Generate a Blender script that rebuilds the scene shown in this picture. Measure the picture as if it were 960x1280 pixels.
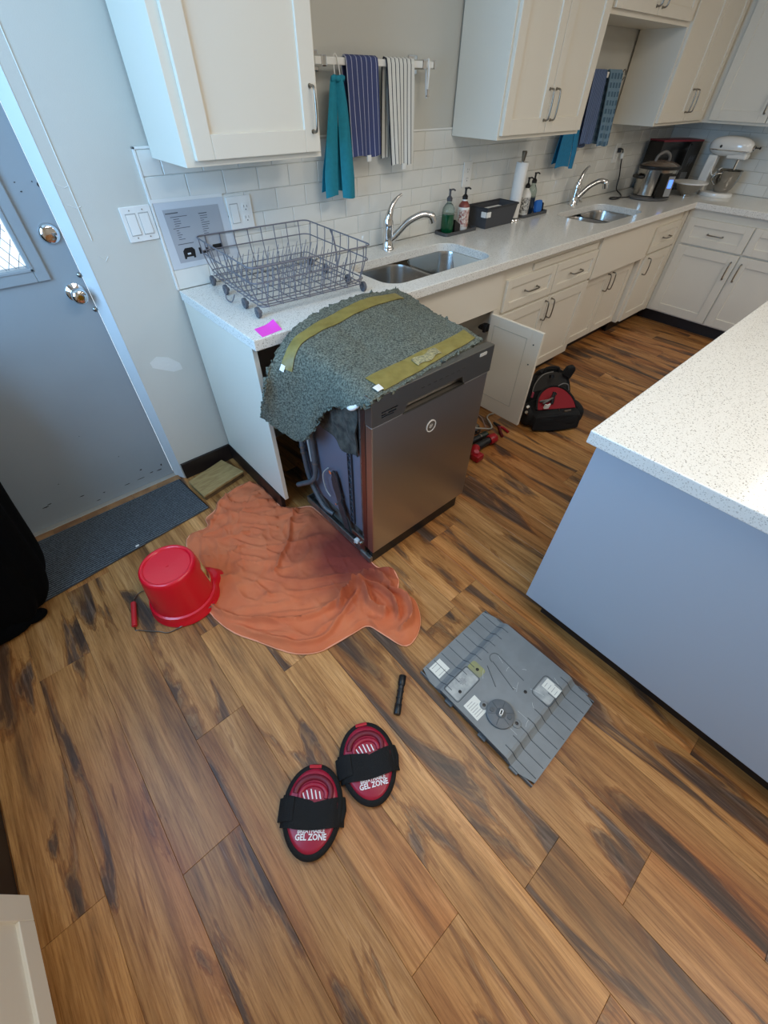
import bpy, bmesh, math, random
from mathutils import Vector, Matrix, noise
random.seed(7)
for o in list(bpy.data.objects): bpy.data.objects.remove(o)
S = bpy.context.scene
COL = S.collection
PI = math.pi

# ---------------------------------------------------------------- camera
cam = bpy.data.cameras.new('camera'); camo = bpy.data.objects.new('camera', cam); COL.objects.link(camo)
yaw, pit, rol = [math.radians(a) for a in (42.219, -46.409, 1.1256)]
fw = Vector((math.sin(yaw)*math.cos(pit), math.cos(yaw)*math.cos(pit), math.sin(pit)))
rt = Vector((math.cos(yaw), -math.sin(yaw), 0)); up = rt.cross(fw)
r2 = rt*math.cos(rol) + up*math.sin(rol); u2 = -rt*math.sin(rol) + up*math.cos(rol)
mw = Matrix((r2, u2, -fw)).transposed().to_4x4(); mw.translation = (-.6129, -2.0162, 1.5548)
camo.matrix_world = mw
cam.sensor_fit = 'VERTICAL'; cam.sensor_height = 36; cam.lens = 516.65/1280*36; cam.clip_start = .02
S.camera = camo
# ---------------------------------------------------------------- world, lights, exposure
S.view_settings.view_transform = 'Standard'; S.view_settings.look = 'None'
S.view_settings.gamma = 1; S.view_settings.exposure = 0.22; S.view_settings.use_curve_mapping = False
W_ = bpy.data.worlds.new('sky'); S.world = W_; W_.use_nodes = True
bg = W_.node_tree.nodes['Background']; bg.inputs[0].default_value = (.80, .91, 1, 1); bg.inputs[1].default_value = 1.5
def area(name, loc, rot, sx, sy, power, col):
    l = bpy.data.lights.new(name, 'AREA'); l.shape = 'RECTANGLE'; l.size = sx; l.size_y = sy; l.energy = power; l.color = col
    o = bpy.data.objects.new(name, l); COL.objects.link(o); o.location = loc; o.rotation_euler = rot; return o
area('window_daylight', (-1.42, -.95, 1.64), (0, -PI/2, 0), 1.1, 1.2, 41, (.23, .56, 1))
for i, (x, y, p) in enumerate([(.5, -1.9, 13), (3.0, -2.5, 12), (.2, -3.9, 24), (3.1, -4.4, 12)]):
    area('ceiling_lamp', (x, y, 2.54), (0, 0, 0), 1.2, .6, p*1.25, (1, .92, .82))

# ---------------------------------------------------------------- materials
def lin(h):
    h = h.lstrip('#'); v = [int(h[i:i+2], 16)/255 for i in (0, 2, 4)]
    return tuple((c/12.92 if c <= .04045 else ((c+.055)/1.055)**2.4) for c in v) + (1,)
MATS = {}
def mat(name, col, rough=.5, metal=0, var=None, bump=None, emis=0, trans=0, coat=0, coords='Object', spec=None, ior=None, stretch=None, sheen=0, rnd=0):
    if name in MATS: return MATS[name]
    m = bpy.data.materials.new(name); m.use_nodes = True; nt = m.node_tree; N = nt.nodes; L = nt.links
    b = N['Principled BSDF']; c = lin(col) if isinstance(col, str) else col
    b.inputs['Base Color'].default_value = c; b.inputs['Roughness'].default_value = rough; b.inputs['Metallic'].default_value = metal
    if coat: b.inputs['Coat Weight'].default_value = coat; b.inputs['Coat Roughness'].default_value = .1
    if trans: b.inputs['Transmission Weight'].default_value = trans
    if ior: b.inputs['IOR'].default_value = ior
    if spec is not None: b.inputs['Specular IOR Level'].default_value = spec
    if sheen: b.inputs['Sheen Weight'].default_value = sheen
    if emis: b.inputs['Emission Color'].default_value = c; b.inputs['Emission Strength'].default_value = emis
    tc = N.new('ShaderNodeTexCoord'); src = tc.outputs[coords]
    if stretch:
        mp = N.new('ShaderNodeMapping'); mp.inputs['Scale'].default_value = stretch; L.new(src, mp.inputs[0]); src = mp.outputs[0]
    cur = None
    if var:   # (scale, amount 0..1 [, second colour])
        n = N.new('ShaderNodeTexNoise'); n.inputs['Scale'].default_value = var[0]; n.inputs['Detail'].default_value = 5; L.new(src, n.inputs['Vector'])
        mx = N.new('ShaderNodeMix'); mx.data_type = 'RGBA'
        mx.inputs[6].default_value = c
        mx.inputs[7].default_value = lin(var[2]) if len(var) > 2 else tuple(v*(1-var[1]) for v in c[:3]) + (1,)
        rp = N.new('ShaderNodeValToRGB'); rp.color_ramp.elements[0].position = .35; rp.color_ramp.elements[1].position = .65
        L.new(n.outputs[0], rp.inputs[0]); 
        if len(var) > 2:
            ml = N.new('ShaderNodeMath'); ml.operation = 'MULTIPLY'; ml.inputs[1].default_value = var[1]; L.new(rp.outputs[0], ml.inputs[0]); L.new(ml.outputs[0], mx.inputs[0])
        else: L.new(rp.outputs[0], mx.inputs[0])
        cur = mx.outputs[2]
    if rnd:
        oi = N.new('ShaderNodeObjectInfo'); hs = N.new('ShaderNodeHueSaturation'); mr = N.new('ShaderNodeMapRange')
        mr.inputs[3].default_value = 1-rnd; mr.inputs[4].default_value = 1+rnd*.5; L.new(oi.outputs['Random'], mr.inputs[0]); L.new(mr.outputs[0], hs.inputs['Value'])
        if cur: L.new(cur, hs.inputs['Color'])
        else: hs.inputs['Color'].default_value = c
        cur = hs.outputs[0]
    if cur: L.new(cur, b.inputs['Base Color'])
    if bump:
        n2 = N.new('ShaderNodeTexNoise'); n2.inputs['Scale'].default_value = bump[0]; n2.inputs['Detail'].default_value = 4; L.new(src, n2.inputs['Vector'])
        bp = N.new('ShaderNodeBump'); bp.inputs['Strength'].default_value = bump[1]; bp.inputs['Distance'].default_value = bump[2] if len(bump) > 2 else .002
        L.new(n2.outputs[0], bp.inputs['Height']); L.new(bp.outputs[0], b.inputs['Normal'])
    MATS[name] = m; return m

def wood_material():
    m = bpy.data.materials.new('floor_wood'); m.use_nodes = True; nt = m.node_tree; N = nt.nodes; L = nt.links; b = N['Principled BSDF']
    tc = N.new('ShaderNodeTexCoord'); oi = N.new('ShaderNodeObjectInfo')
    cx = N.new('ShaderNodeCombineXYZ')
    for k, f in enumerate((37.7, 91.3, 53.1)):
        ml = N.new('ShaderNodeMath'); ml.operation = 'MULTIPLY'; ml.inputs[1].default_value = f; L.new(oi.outputs['Random'], ml.inputs[0]); L.new(ml.outputs[0], cx.inputs[k])
    ad = N.new('ShaderNodeVectorMath'); L.new(tc.outputs['Object'], ad.inputs[0]); L.new(cx.outputs[0], ad.inputs[1])
    def nz(scale, detail, dist, sc=1, rough=.5):
        mp = N.new('ShaderNodeMapping'); mp.inputs['Scale'].default_value = scale; L.new(ad.outputs[0], mp.inputs[0])
        n = N.new('ShaderNodeTexNoise'); n.inputs['Scale'].default_value = sc; n.inputs['Detail'].default_value = detail; n.inputs['Distortion'].default_value = dist
        n.inputs['Roughness'].default_value = rough
        L.new(mp.outputs[0], n.inputs['Vector']); return n.outputs[0]
    def ramp(src, els):
        r = N.new('ShaderNodeValToRGB'); cr = r.color_ramp
        cr.elements[0].position, cr.elements[0].color = els[0][0], els[0][1]; cr.elements[1].position, cr.elements[1].color = els[-1][0], els[-1][1]
        for p, c in els[1:-1]: e = cr.elements.new(p); e.color = c
        L.new(src, r.inputs[0]); return r.outputs[0]
    def mix(f, a, c2, mode='MIX'):
        x = N.new('ShaderNodeMix'); x.data_type = 'RGBA'; x.blend_type = mode
        for s, v in ((0, f), (6, a), (7, c2)):
            if hasattr(v, 'links') or hasattr(v, 'is_linked'): L.new(v, x.inputs[s])
            else: x.inputs[s].default_value = v
        return x.outputs[2]
    K = (0, 0, 0, 1); Wt = (1, 1, 1, 1)
    base = ramp(nz((13, 1.1, 1), 8, .5, 1, .62), [(.30, lin('#7d5a38')), (.43, lin('#a87a4c')), (.56, lin('#bd8c59')), (.72, lin('#d3a472'))])
    fine = ramp(nz((230, 7, 1), 8, .25, 1, .75), [(.36, (.55, .46, .38, 1)), (.54, Wt)])
    mid = ramp(nz((52, 2.2, 1), 7, .9, 1, .68), [(.36, (.60, .49, .40, 1)), (.52, Wt), (.72, (1.08, 1.06, 1.03, 1))])
    c = mix(.8, mix(.85, base, fine, 'MULTIPLY'), mid, 'MULTIPLY')
    dk = nz((8.0, 1.35, 1), 6, 1.1, 1, .52)
    sn = N.new('ShaderNodeMath'); sn.operation = 'MULTIPLY'; sn.inputs[1].default_value = 110; L.new(dk, sn.inputs[0])
    s2 = N.new('ShaderNodeMath'); s2.operation = 'SINE'; L.new(sn.outputs[0], s2.inputs[0])
    rings = ramp(s2.outputs[0], [(.0, (.66, .55, .46, 1)), (.55, Wt)])
    zone = ramp(dk, [(.50, K), (.57, Wt)])
    c = mix(zone, c, mix(1.0, c, rings, 'MULTIPLY'))
    dmask = ramp(dk, [(.552, K), (.592, (.62, .62, .62, 1)), (.655, (.93, .93, .93, 1))])
    dcol = mix(1.0, ramp(nz((60, 3, 1), 6, 1, 1, .6), [(.3, lin('#231b17')), (.52, lin('#463830')), (.7, lin('#75655a')) ]), fine, 'MULTIPLY')
    c = mix(dmask, c, dcol)
    red = ramp(nz((5, .7, 1), 3, .5), [(.48, K), (.7, (.5, .5, .5, 1))])
    c = mix(red, c, mix(1.0, c, lin('#d8996c'), 'MULTIPLY'))
    hs = N.new('ShaderNodeHueSaturation'); mr = N.new('ShaderNodeMapRange'); mr.inputs[3].default_value = .80; mr.inputs[4].default_value = 1.12
    L.new(oi.outputs['Random'], mr.inputs[0]); L.new(mr.outputs[0], hs.inputs['Value']); L.new(c, hs.inputs['Color']); hs.inputs['Saturation'].default_value = 1.05
    L.new(hs.outputs[0], b.inputs['Base Color']); b.inputs['Roughness'].default_value = .42
    bp = N.new('ShaderNodeBump'); bp.inputs['Strength'].default_value = .25; bp.inputs['Distance'].default_value = .001
    L.new(nz((90, 6, 1), 5, .4), bp.inputs['Height']); L.new(bp.outputs[0], b.inputs['Normal'])
    return m
def quartz_material(name, basec, c1, c2):
    m = bpy.data.materials.new(name); m.use_nodes = True; nt = m.node_tree; N = nt.nodes; L = nt.links; b = N['Principled BSDF']
    tc = N.new('ShaderNodeTexCoord'); cur = lin(basec)
    for sc, thr, col in ((150, .26, c1), (260, .27, c2), (80, .17, c2), (95, .14, '#5f584d')):
        v = N.new('ShaderNodeTexVoronoi'); v.inputs['Scale'].default_value = sc; L.new(tc.outputs['Object'], v.inputs['Vector'])
        lt = N.new('ShaderNodeMath'); lt.operation = 'LESS_THAN'; lt.inputs[1].default_value = thr; L.new(v.outputs['Distance'], lt.inputs[0])
        sp = N.new('ShaderNodeSeparateColor'); L.new(v.outputs['Color'], sp.inputs[0])
        ml = N.new('ShaderNodeMath'); ml.operation = 'MULTIPLY'; L.new(lt.outputs[0], ml.inputs[0]); L.new(sp.outputs[0], ml.inputs[1])
        mx = N.new('ShaderNodeMix'); mx.data_type = 'RGBA'; L.new(ml.outputs[0], mx.inputs[0])
        if isinstance(cur, tuple): mx.inputs[6].default_value = cur
        else: L.new(cur, mx.inputs[6])
        mx.inputs[7].default_value = lin(col); cur = mx.outputs[2]
    L.new(cur, b.inputs['Base Color']); b.inputs['Roughness'].default_value = .16; return m
def uv_material(name, fn, rough=.85):
    """fn(N, L, u, v) -> colour socket"""
    m = bpy.data.materials.new(name); m.use_nodes = True; nt = m.node_tree; N = nt.nodes; L = nt.links; b = N['Principled BSDF']
    tc = N.new('ShaderNodeTexCoord'); sp = N.new('ShaderNodeSeparateXYZ'); L.new(tc.outputs['UV'], sp.inputs[0])
    L.new(fn(N, L, sp.outputs[0], sp.outputs[1]), b.inputs['Base Color']); b.inputs['Roughness'].default_value = rough
    n2 = N.new('ShaderNodeTexNoise'); n2.inputs['Scale'].default_value = 500; L.new(tc.outputs['Object'], n2.inputs['Vector'])
    bp = N.new('ShaderNodeBump'); bp.inputs['Strength'].default_value = .4; bp.inputs['Distance'].default_value = .002
    L.new(n2.outputs[0], bp.inputs['Height']); L.new(bp.outputs[0], b.inputs['Normal'])
    return m
def stripes(n, duty, ca, cb, n2=None, duty2=0):
    def fn(N, L, u, v):
        def one(src, k, d):
            a = N.new('ShaderNodeMath'); a.operation = 'MULTIPLY'; a.inputs[1].default_value = k; L.new(src, a.inputs[0])
            f = N.new('ShaderNodeMath'); f.operation = 'FRACT'; L.new(a.outputs[0], f.inputs[0])
            l = N.new('ShaderNodeMath'); l.operation = 'LESS_THAN'; l.inputs[1].default_value = d; L.new(f.outputs[0], l.inputs[0]); return l.outputs[0]
        s = one(u, n, duty)
        if n2:
            t = one(v, n2, duty2); mm = N.new('ShaderNodeMath'); mm.operation = 'MAXIMUM'; L.new(s, mm.inputs[0]); L.new(t, mm.inputs[1]); s = mm.outputs[0]
        x = N.new('ShaderNodeMix'); x.data_type = 'RGBA'; x.inputs[6].default_value = lin(ca); x.inputs[7].default_value = lin(cb); L.new(s, x.inputs[0]); return x.outputs[2]
    return fn

WOOD = wood_material()
QUARTZ = quartz_material('white_quartz', '#e4e2da', '#7d776c', '#b5aea0')
CAB = mat('cabinet_paint', '#ddd6c6', .42)
CABIN = mat('cabinet_inside', '#cfcabd', .5)
WALL = mat('wall_paint', '#c5c3b9', .55, var=(1.5, .04), bump=(220, .12))
TILE = mat('glazed_tile', '#dfded6', .10, var=(9, .05), rnd=.05, bump=(14, .08, .004))
GROUT = mat('grout', '#b9b7ae', .8)
STEEL = mat('brushed_steel', '#b8b1a9', .36, 1, bump=(60, .10), stretch=(30, 30, 1))
SINKST = mat('sink_steel', '#b4b2ae', .24, 1, bump=(40, .06), stretch=(1, 20, 1))
CHROME = mat('chrome', '#dcdcdc', .07, 1)
NICKEL = mat('satin_nickel', '#8f8a80', .28, 1)
BLACK = mat('black_plastic', '#0d0d0e', .4)
BLACKG = mat('black_gloss', '#0c0c0d', .12)
BLACKF = mat('black_fabric', '#0b0b0c', .9, var=(40, .3), bump=(300, .5))
DKBASE = mat('dark_baseboard', '#1d1512', .45)
DOORG = mat('door_grey_paint', '#8e989d', .42, var=(3, .05), bump=(30, .05))
JAMB = mat('jamb_paint', '#d8dcdc', .35)
ISLE = mat('island_paint', '#a8b2bd', .38)
WHITEP = mat('white_plastic', '#e4e3dd', .3)
REDP = mat('red_bucket_plastic', '#d20a22', .28, coat=.2)

# ---------------------------------------------------------------- mesh helpers
WM = {}
class M:
    def __init__(s): s.v = []; s.f = []; s.uv = {}; s.fm = []; s.cur = 0
    def add(s, vs, fs, mi=None):
        o = len(s.v); s.v += [Vector(p) for p in vs]; s.f += [tuple(i+o for i in f) for f in fs]; s.fm += [s.cur if mi is None else mi]*len(fs); return s
    def box(s, x0, y0, z0, x1, y1, z1):
        x0, x1 = sorted((x0, x1)); y0, y1 = sorted((y0, y1)); z0, z1 = sorted((z0, z1))
        return s.add([(x0,y0,z0),(x1,y0,z0),(x1,y1,z0),(x0,y1,z0),(x0,y0,z1),(x1,y0,z1),(x1,y1,z1),(x0,y1,z1)],
                     [(0,3,2,1),(4,5,6,7),(0,1,5,4),(1,2,6,5),(2,3,7,6),(3,0,4,7)])
    def prism(s, poly, a, b, axis='z'):
        n = len(poly)
        def P(p, h): return {'z': (p[0], p[1], h), 'y': (p[0], h, p[1]), 'x': (h, p[0], p[1])}[axis]
        return s.add([P(p, a) for p in poly] + [P(p, b) for p in poly],
                     [tuple(range(n))[::-1], tuple(range(n, 2*n))] + [(i, (i+1) % n, n+(i+1) % n, n+i) for i in range(n)])
    def tube(s, pts, r, n=8, closed=False):
        pts = [Vector(p) for p in pts]; m = len(pts); rr = r if isinstance(r, (list, tuple)) else [r]*m
        vs = []; fs = []; prev = None
        for i, p in enumerate(pts):
            if closed: t = (pts[(i+1) % m] - pts[i-1])
            else: t = pts[min(i+1, m-1)] - pts[max(i-1, 0)]
            t = t.normalized() if t.length > 1e-9 else Vector((0, 0, 1))
            if prev is None: a = t.orthogonal().normalized()
            else:
                a = prev - t*prev.dot(t); a = a.normalized() if a.length > 1e-6 else t.orthogonal().normalized()
            prev = a; b = t.cross(a)
            for k in range(n): w = 2*PI*k/n; vs.append(p + (a*math.cos(w) + b*math.sin(w))*rr[i])
        R = m if closed else m-1
        for i in range(R):
            j = (i+1) % m
            for k in range(n): fs.append((i*n+k, i*n+(k+1) % n, j*n+(k+1) % n, j*n+k))
        if not closed: fs += [tuple(range(n))[::-1], tuple((m-1)*n+k for k in range(n))]
        return s.add(vs, fs)
    def lathe(s, prof, c=(0, 0, 0), n=24, mt=None, sx=1, sy=1, cap=True):
        vs = []; fs = []
        for r, z in prof:
            for k in range(n): w = 2*PI*k/n; vs.append(Vector((r*math.cos(w)*sx, r*math.sin(w)*sy, z)))
        for i in range(len(prof)-1):
            for k in range(n): fs.append((i*n+k, i*n+(k+1) % n, (i+1)*n+(k+1) % n, (i+1)*n+k))
        if cap: fs += [tuple(range(n))[::-1], tuple((len(prof)-1)*n+k for k in range(n))]
        if mt is not None: vs = [mt @ v for v in vs]
        return s.add([v+Vector(c) for v in vs], fs)
    def sheet(s, fn, nu, nv, th=0, flip=False):
        """fn(u,v)->point, u,v in 0..1; thickness grown along -normal; keeps uv"""
        g = [[Vector(fn(i/nu, j/nv)) for i in range(nu+1)] for j in range(nv+1)]
        o = len(s.v); w = nu+1; top = [p for row in g for p in row]; fs = []
        for j in range(nv):
            for i in range(nu):
                a = j*w+i; q = (a, a+1, a+1+w, a+w); fs.append(q[::-1] if flip else q)
        uvs = [(i/nu, j/nv) for j in range(nv+1) for i in range(nu+1)]
        for k, u_ in enumerate(uvs): s.uv[o+k] = u_
        if th:
            N = len(top); bot = []
            for j in range(nv+1):
                for i in range(nu+1):
                    du = g[j][min(i+1, nu)] - g[j][max(i-1, 0)]; dv = g[min(j+1, nv)][i] - g[max(j-1, 0)][i]
                    n_ = du.cross(dv); n_ = n_.normalized() if n_.length > 1e-12 else Vector((0, 0, 1))
                    if flip: n_ = -n_
                    bot.append(g[j][i] - n_*th)
            for k, u_ in enumerate(uvs): s.uv[o+N+k] = u_
            fs += [tuple(N+i for i in f[::-1]) for f in fs]
            bd = [i for i in range(nu)] ; 
            ring = [i for i in range(w)] + [j*w+nu for j in range(1, nv+1)] + [nv*w+i for i in range(nu-1, -1, -1)] + [j*w for j in range(nv-1, 0, -1)]
            for a, b in zip(ring, ring[1:]+ring[:1]):
                q = (a, a+N, b+N, b); fs.append(q[::-1] if flip else q)
            top = top+bot
        return s.add(top, fs)
    def ball(s, c, rx, ry=None, rz=None, n=16, m=10, e=1.0):
        ry = ry or rx; rz = rz or rx; vs = []; fs = []
        sg = lambda a, p: math.copysign(abs(a)**p, a)
        for j in range(m+1):
            t = -PI/2 + PI*j/m
            for k in range(n):
                w = 2*PI*k/n
                vs.append((c[0]+rx*sg(math.cos(t), e)*sg(math.cos(w), e), c[1]+ry*sg(math.cos(t), e)*sg(math.sin(w), e), c[2]+rz*sg(math.sin(t), e)))
        for j in range(m):
            for k in range(n): fs.append((j*n+k, j*n+(k+1) % n, (j+1)*n+(k+1) % n, (j+1)*n+k))
        return s.add(vs, fs)
    def xf(s, mt, start=0):
        for i in range(start, len(s.v)): s.v[i] = mt @ s.v[i]
        return s
    def done(s, name, mt, parent=None, bevel=0, smooth=False, seg=2, world=True, sub=0, weld=False):
        me = bpy.data.meshes.new(name); vs = s.v
        if parent is not None and world and parent.name in WM:
            iv = WM[parent.name].inverted(); vs = [iv @ v for v in vs]
        me.from_pydata([tuple(v) for v in vs], [], s.f)
        ms = mt if isinstance(mt, (list, tuple)) else [mt]
        for m_ in ms: me.materials.append(m_)
        if len(ms) > 1: me.polygons.foreach_set('material_index', s.fm)
        if s.uv:
            ul = me.uv_layers.new(name='UVMap')
            for lp in me.loops: ul.data[lp.index].uv = s.uv.get(lp.vertex_index, (0, 0))
        bm = bmesh.new(); bm.from_mesh(me)
        if weld: bmesh.ops.remove_doubles(bm, verts=bm.verts, dist=1e-5)
        bmesh.ops.recalc_face_normals(bm, faces=bm.faces); bm.to_mesh(me); bm.free()
        if smooth:
            me.polygons.foreach_set('use_smooth', [True]*len(me.polygons)); me.set_sharp_from_angle(angle=math.radians(smooth if smooth is not True else 45))
        o = bpy.data.objects.new(name, me); COL.objects.link(o)
        if parent is not None:
            o.parent = parent
            if parent.name in WM: WM[o.name] = WM[parent.name]
        if bevel:
            b = o.modifiers.new('bevel', 'BEVEL'); b.width = bevel; b.segments = seg; b.limit_method = 'ANGLE'; b.angle_limit = math.radians(40)
        if sub:
            b = o.modifiers.new('sub', 'SUBSURF'); b.levels = sub; b.render_levels = sub
        return o
def tag(o, label, cat=None, group=None, kind=None):
    if label: o['label'] = label
    if cat: o['category'] = cat
    if group: o['group'] = group
    if kind: o['kind'] = kind
    return o
def root(name, label, cat, loc=(0, 0, 0), rz=0, group=None):
    o = bpy.data.objects.new(name, None); COL.objects.link(o); o.empty_display_size = .05
    o.location = loc; o.rotation_euler = (0, 0, rz); WM[o.name] = Matrix.Translation(loc) @ Matrix.Rotation(rz, 4, 'Z')
    return tag(o, label, cat, group)
def struct(o): o['kind'] = 'structure'; WM[o.name] = Matrix.Identity(4); return o
def rot(ax, a): return Matrix.Rotation(a, 4, ax)
def TR(*p): return Matrix.Translation(p)
def arc(pts, n=6):
    """Catmull-Rom through points"""
    P = [Vector(p) for p in pts]; out = []
    for i in range(len(P)-1):
        a, b, c, d = P[max(i-1, 0)], P[i], P[i+1], P[min(i+2, len(P)-1)]
        for k in range(n):
            t = k/n; out.append(.5*((2*b) + (c-a)*t + (2*a-5*b+4*c-d)*t*t + (3*b-a-3*c+d)*t**3))
    return out+[P[-1]]
def rrect(x0, y0, x1, y1, r, n=5):
    out = []
    for cx, cy, a0 in ((x1-r, y1-r, 0), (x0+r, y1-r, 90), (x0+r, y0+r, 180), (x1-r, y0+r, 270)):
        for k in range(n+1):
            w = math.radians(a0+90*k/n); out.append((cx+r*math.cos(w), cy+r*math.sin(w)))
    return out
def text_mesh(txt, size, extrude=.0006):
    c = bpy.data.curves.new('t', 'FONT'); c.body = txt; c.size = size; c.extrude = extrude; c.offset = size*.028; c.align_x = 'CENTER'; c.align_y = 'CENTER'
    c.resolution_u = 2
    o = bpy.data.objects.new('t', c); COL.objects.link(o)
    me = bpy.data.meshes.new_from_object(o.evaluated_get(bpy.context.evaluated_depsgraph_get()))
    m = M(); m.add([v.co.copy() for v in me.vertices], [tuple(p.vertices) for p in me.polygons])
    bpy.data.objects.remove(o); bpy.data.curves.remove(c); bpy.data.meshes.remove(me); return m

# ================================================================ SETTING
LX, WX = 4.539, -1.345
fl = struct(M().box(WX-.1, -5.5, -.06, LX+.1, .12, -.009).done('floor', WOOD))
# planks: parts of the floor, running along y
pw = .175
def plank_mesh(L):
    m = M().box(-pw/2+.0003, -L/2+.0003, -.009, pw/2-.0003, L/2-.0003, 0)
    me = bpy.data.meshes.new('plank'); me.from_pydata([tuple(v) for v in m.v], [], m.f); me.materials.append(WOOD)
    bm = bmesh.new(); bm.from_mesh(me)
    bmesh.ops.bevel(bm, geom=[e for e in bm.edges if e.verts[0].co.z > -.001 and e.verts[1].co.z > -.001], offset=.0007, segments=1, affect='EDGES')
    bm.to_mesh(me); bm.free(); return me
PM = {}
rp = random.Random(3)
fixed = {(-.456-pw): -2.174, (-.106): -2.463, (-.806): -1.307, (-.981): -1.61, (-.281): -2.265, (-1.156): -.74}
x = .069-pw*8
while x < 4.0:
    off = rp.random()*1.22
    for k, v in fixed.items():
        if abs(k-x) < .02: off = -v
    yend = .09
    ys = [yend]; y = -off
    while y < yend-.15: y += 1.22
    y -= 1.22
    while y > -3.25: 
        if y < yend-.05: ys.append(y)
        y -= 1.22
    ys.append(max(y, -3.4))
    for a, b in zip(ys, ys[1:]):
        if x > .7 and b > -.60 and a <= .1 and a > -.6: b_ = b
        Lk = round(a-b, 4)
        x0 = max(x, WX)
        if Lk not in PM: PM[Lk] = plank_mesh(Lk)
        if a > -3.2:
            o = bpy.data.objects.new('plank', PM[Lk]); COL.objects.link(o); o.parent = fl; o.location = (x+pw/2, (a+b)/2, 0)
    x += pw
# walls
wb = struct(M().box(WX-.1, 0, 0, -1.23, .12, 2.6).box(-1.23, 0, 2.1, -.287, .12, 2.6).box(-.287, 0, 0, LX+.1, .12, 2.6).done('wall_back', WALL))
struct(M().box(LX, -5.5, 0, LX+.12, 0, 2.6).done('wall_right', WALL))
struct(M().box(WX-.12, -5.5, 0, WX, 0, 1.08).box(WX-.12, -5.5, 2.22, WX, 0, 2.6).box(WX-.12, -.33, 1.08, WX, 0, 2.22).box(WX-.12, -5.5, 1.08, WX, -1.57, 2.22).done('wall_left', WALL))
struct(M().box(WX-.12, -5.62, 0, LX+.12, -5.5, 2.6).done('wall_front', WALL))
struct(M().box(WX-.12, -5.62, 2.6, LX+.12, .12, 2.7).done('ceiling', mat('ceiling_white', '#e8e4da', .8)))
# window frame on the left wall (the daylight source)
wf = M()
for a in (-1.57, -.97, -.37): wf.box(WX-.09, a, 1.08, WX-.05, a+.04, 2.22)
for z in (1.08, 2.18): wf.box(WX-.09, -1.57, z, WX-.05, -.33, z+.04)
struct(wf.done('window_1', WHITEP, bevel=.003))
struct(M().box(-.282, -.014, 0, .0, 0, .0975).done('baseboard_back', DKBASE, bevel=.002))
struct(M().box(WX, -1.40, 0, WX+.012, 0, .0975).done('baseboard_left', DKBASE, bevel=.002))
# scuffed repair patch, casing trim
PATCH = mat('spackle', '#d2d1ca', .8, bump=(60, .6, .003))
pt = M(); pp = [(-.225, .655), (-.19, .672), (-.14, .655), (-.10, .615), (-.098, .585), (-.14, .585), (-.19, .612), (-.222, .63)]
pt.prism(pp, -.0012, 0, 'y'); tag(pt.done('wall_patch', PATCH, wb), 'rough spackled patch')
struct(M().box(-.248, -.003, 1.13, -.2445, 0, 2.2).done('trim_1', mat('trim_paint', '#dcdcd4', .4), bevel=.002))
cr = M()
for pts in ([(-.282, 1.30), (-.262, 1.285), (-.245, 1.29)], [(-.275, 1.24), (-.25, 1.228), (-.236, 1.232)], [(-.248, 1.08), (-.23, 1.06), (-.215, 1.075)]):
    cr.tube([(a, -.0005, b) for a, b in pts], .0016, 5)
cr.done('wall_crack', PATCH, wb)
# door jamb (reveal) and door
jb = M().prism([(-.287, 0), (-.287, .0701), (-.318, .0701), (-.318, .055), (-.2875, -.002)], 0, 2.1, 'z')
jb.box(-1.23, 0, 0, -1.205, .08, 2.1).box(-1.23, 0, 2.075, -.287, .08, 2.1)
struct(jb.done('trim_2', JAMB, bevel=.002))
dr = struct(M().box(-1.20, .07, .012, -.95, .11, 2.07).box(-.47, .07, .012, -.319, .11, 2.07).box(-.95, .07, .012, -.47, .11, 1.065).box(-.95, .07, 1.95, -.47, .11, 2.07).done('door_1', DOORG, weld=False))
gf = M()
for a in ((-.99, -.953, 1.02, 1.99), (-.462, -.42, 1.02, 1.99)): gf.box(a[0], .058, a[2], a[1], .071, a[3])
gf.box(-.953, .058, 1.02, -.462, .071, 1.062); gf.box(-.953, .058, 1.948, -.462, .071, 1.99)
for a in ((-.957, -.945), (-.470, -.458)): gf.box(a[0], .054, 1.055, a[1], .06, 1.955)
gf.box(-.957, .054, 1.055, -.458, .06, 1.067)
gfo = gf.done('window_frame', DOORG, dr, bevel=.003)
def wired_glass():
    m = bpy.data.materials.new('wired_glass'); m.use_nodes = True; nt = m.node_tree; N = nt.nodes; L = nt.links
    N.remove(N['Principled BSDF']); out = N['Material Output']
    t = N.new('ShaderNodeBsdfTransparent'); t.inputs[0].default_value = (.93, .97, 1, 1); g = N.new('ShaderNodeBsdfGlossy'); g.inputs['Roughness'].default_value = .08
    x = N.new('ShaderNodeMixShader'); x.inputs[0].default_value = .06; L.new(t.outputs[0], x.inputs[1]); L.new(g.outputs[0], x.inputs[2]); L.new(x.outputs[0], out.inputs[0]); return m
GL = wired_glass()
M().box(-.95, .086, 1.062, -.47, .092, 1.952).done('pane', GL, gfo)
wr = M()
for k in range(-45, 45):
    for s in (1, -1):
        # lines x = x0 + s*(z-1.06)*.6 clipped to the pane
        x0 = -.95 + k*.03; pts = []
        zs = [1.063 + i*(.888/40) for i in range(41)]
        seg = [(x0 + s*(z-1.06)*.6, z) for z in zs if -.949 < x0 + s*(z-1.06)*.6 < -.471]
        if len(seg) > 1: wr.tube([(seg[0][0], .089, seg[0][1]), (seg[-1][0], .089, seg[-1][1])], .0012, 4)
wro = wr.done('wire_mesh', mat('mesh_wire', '#5f666b', .6), gfo); wro['kind'] = 'stuff'
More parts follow.
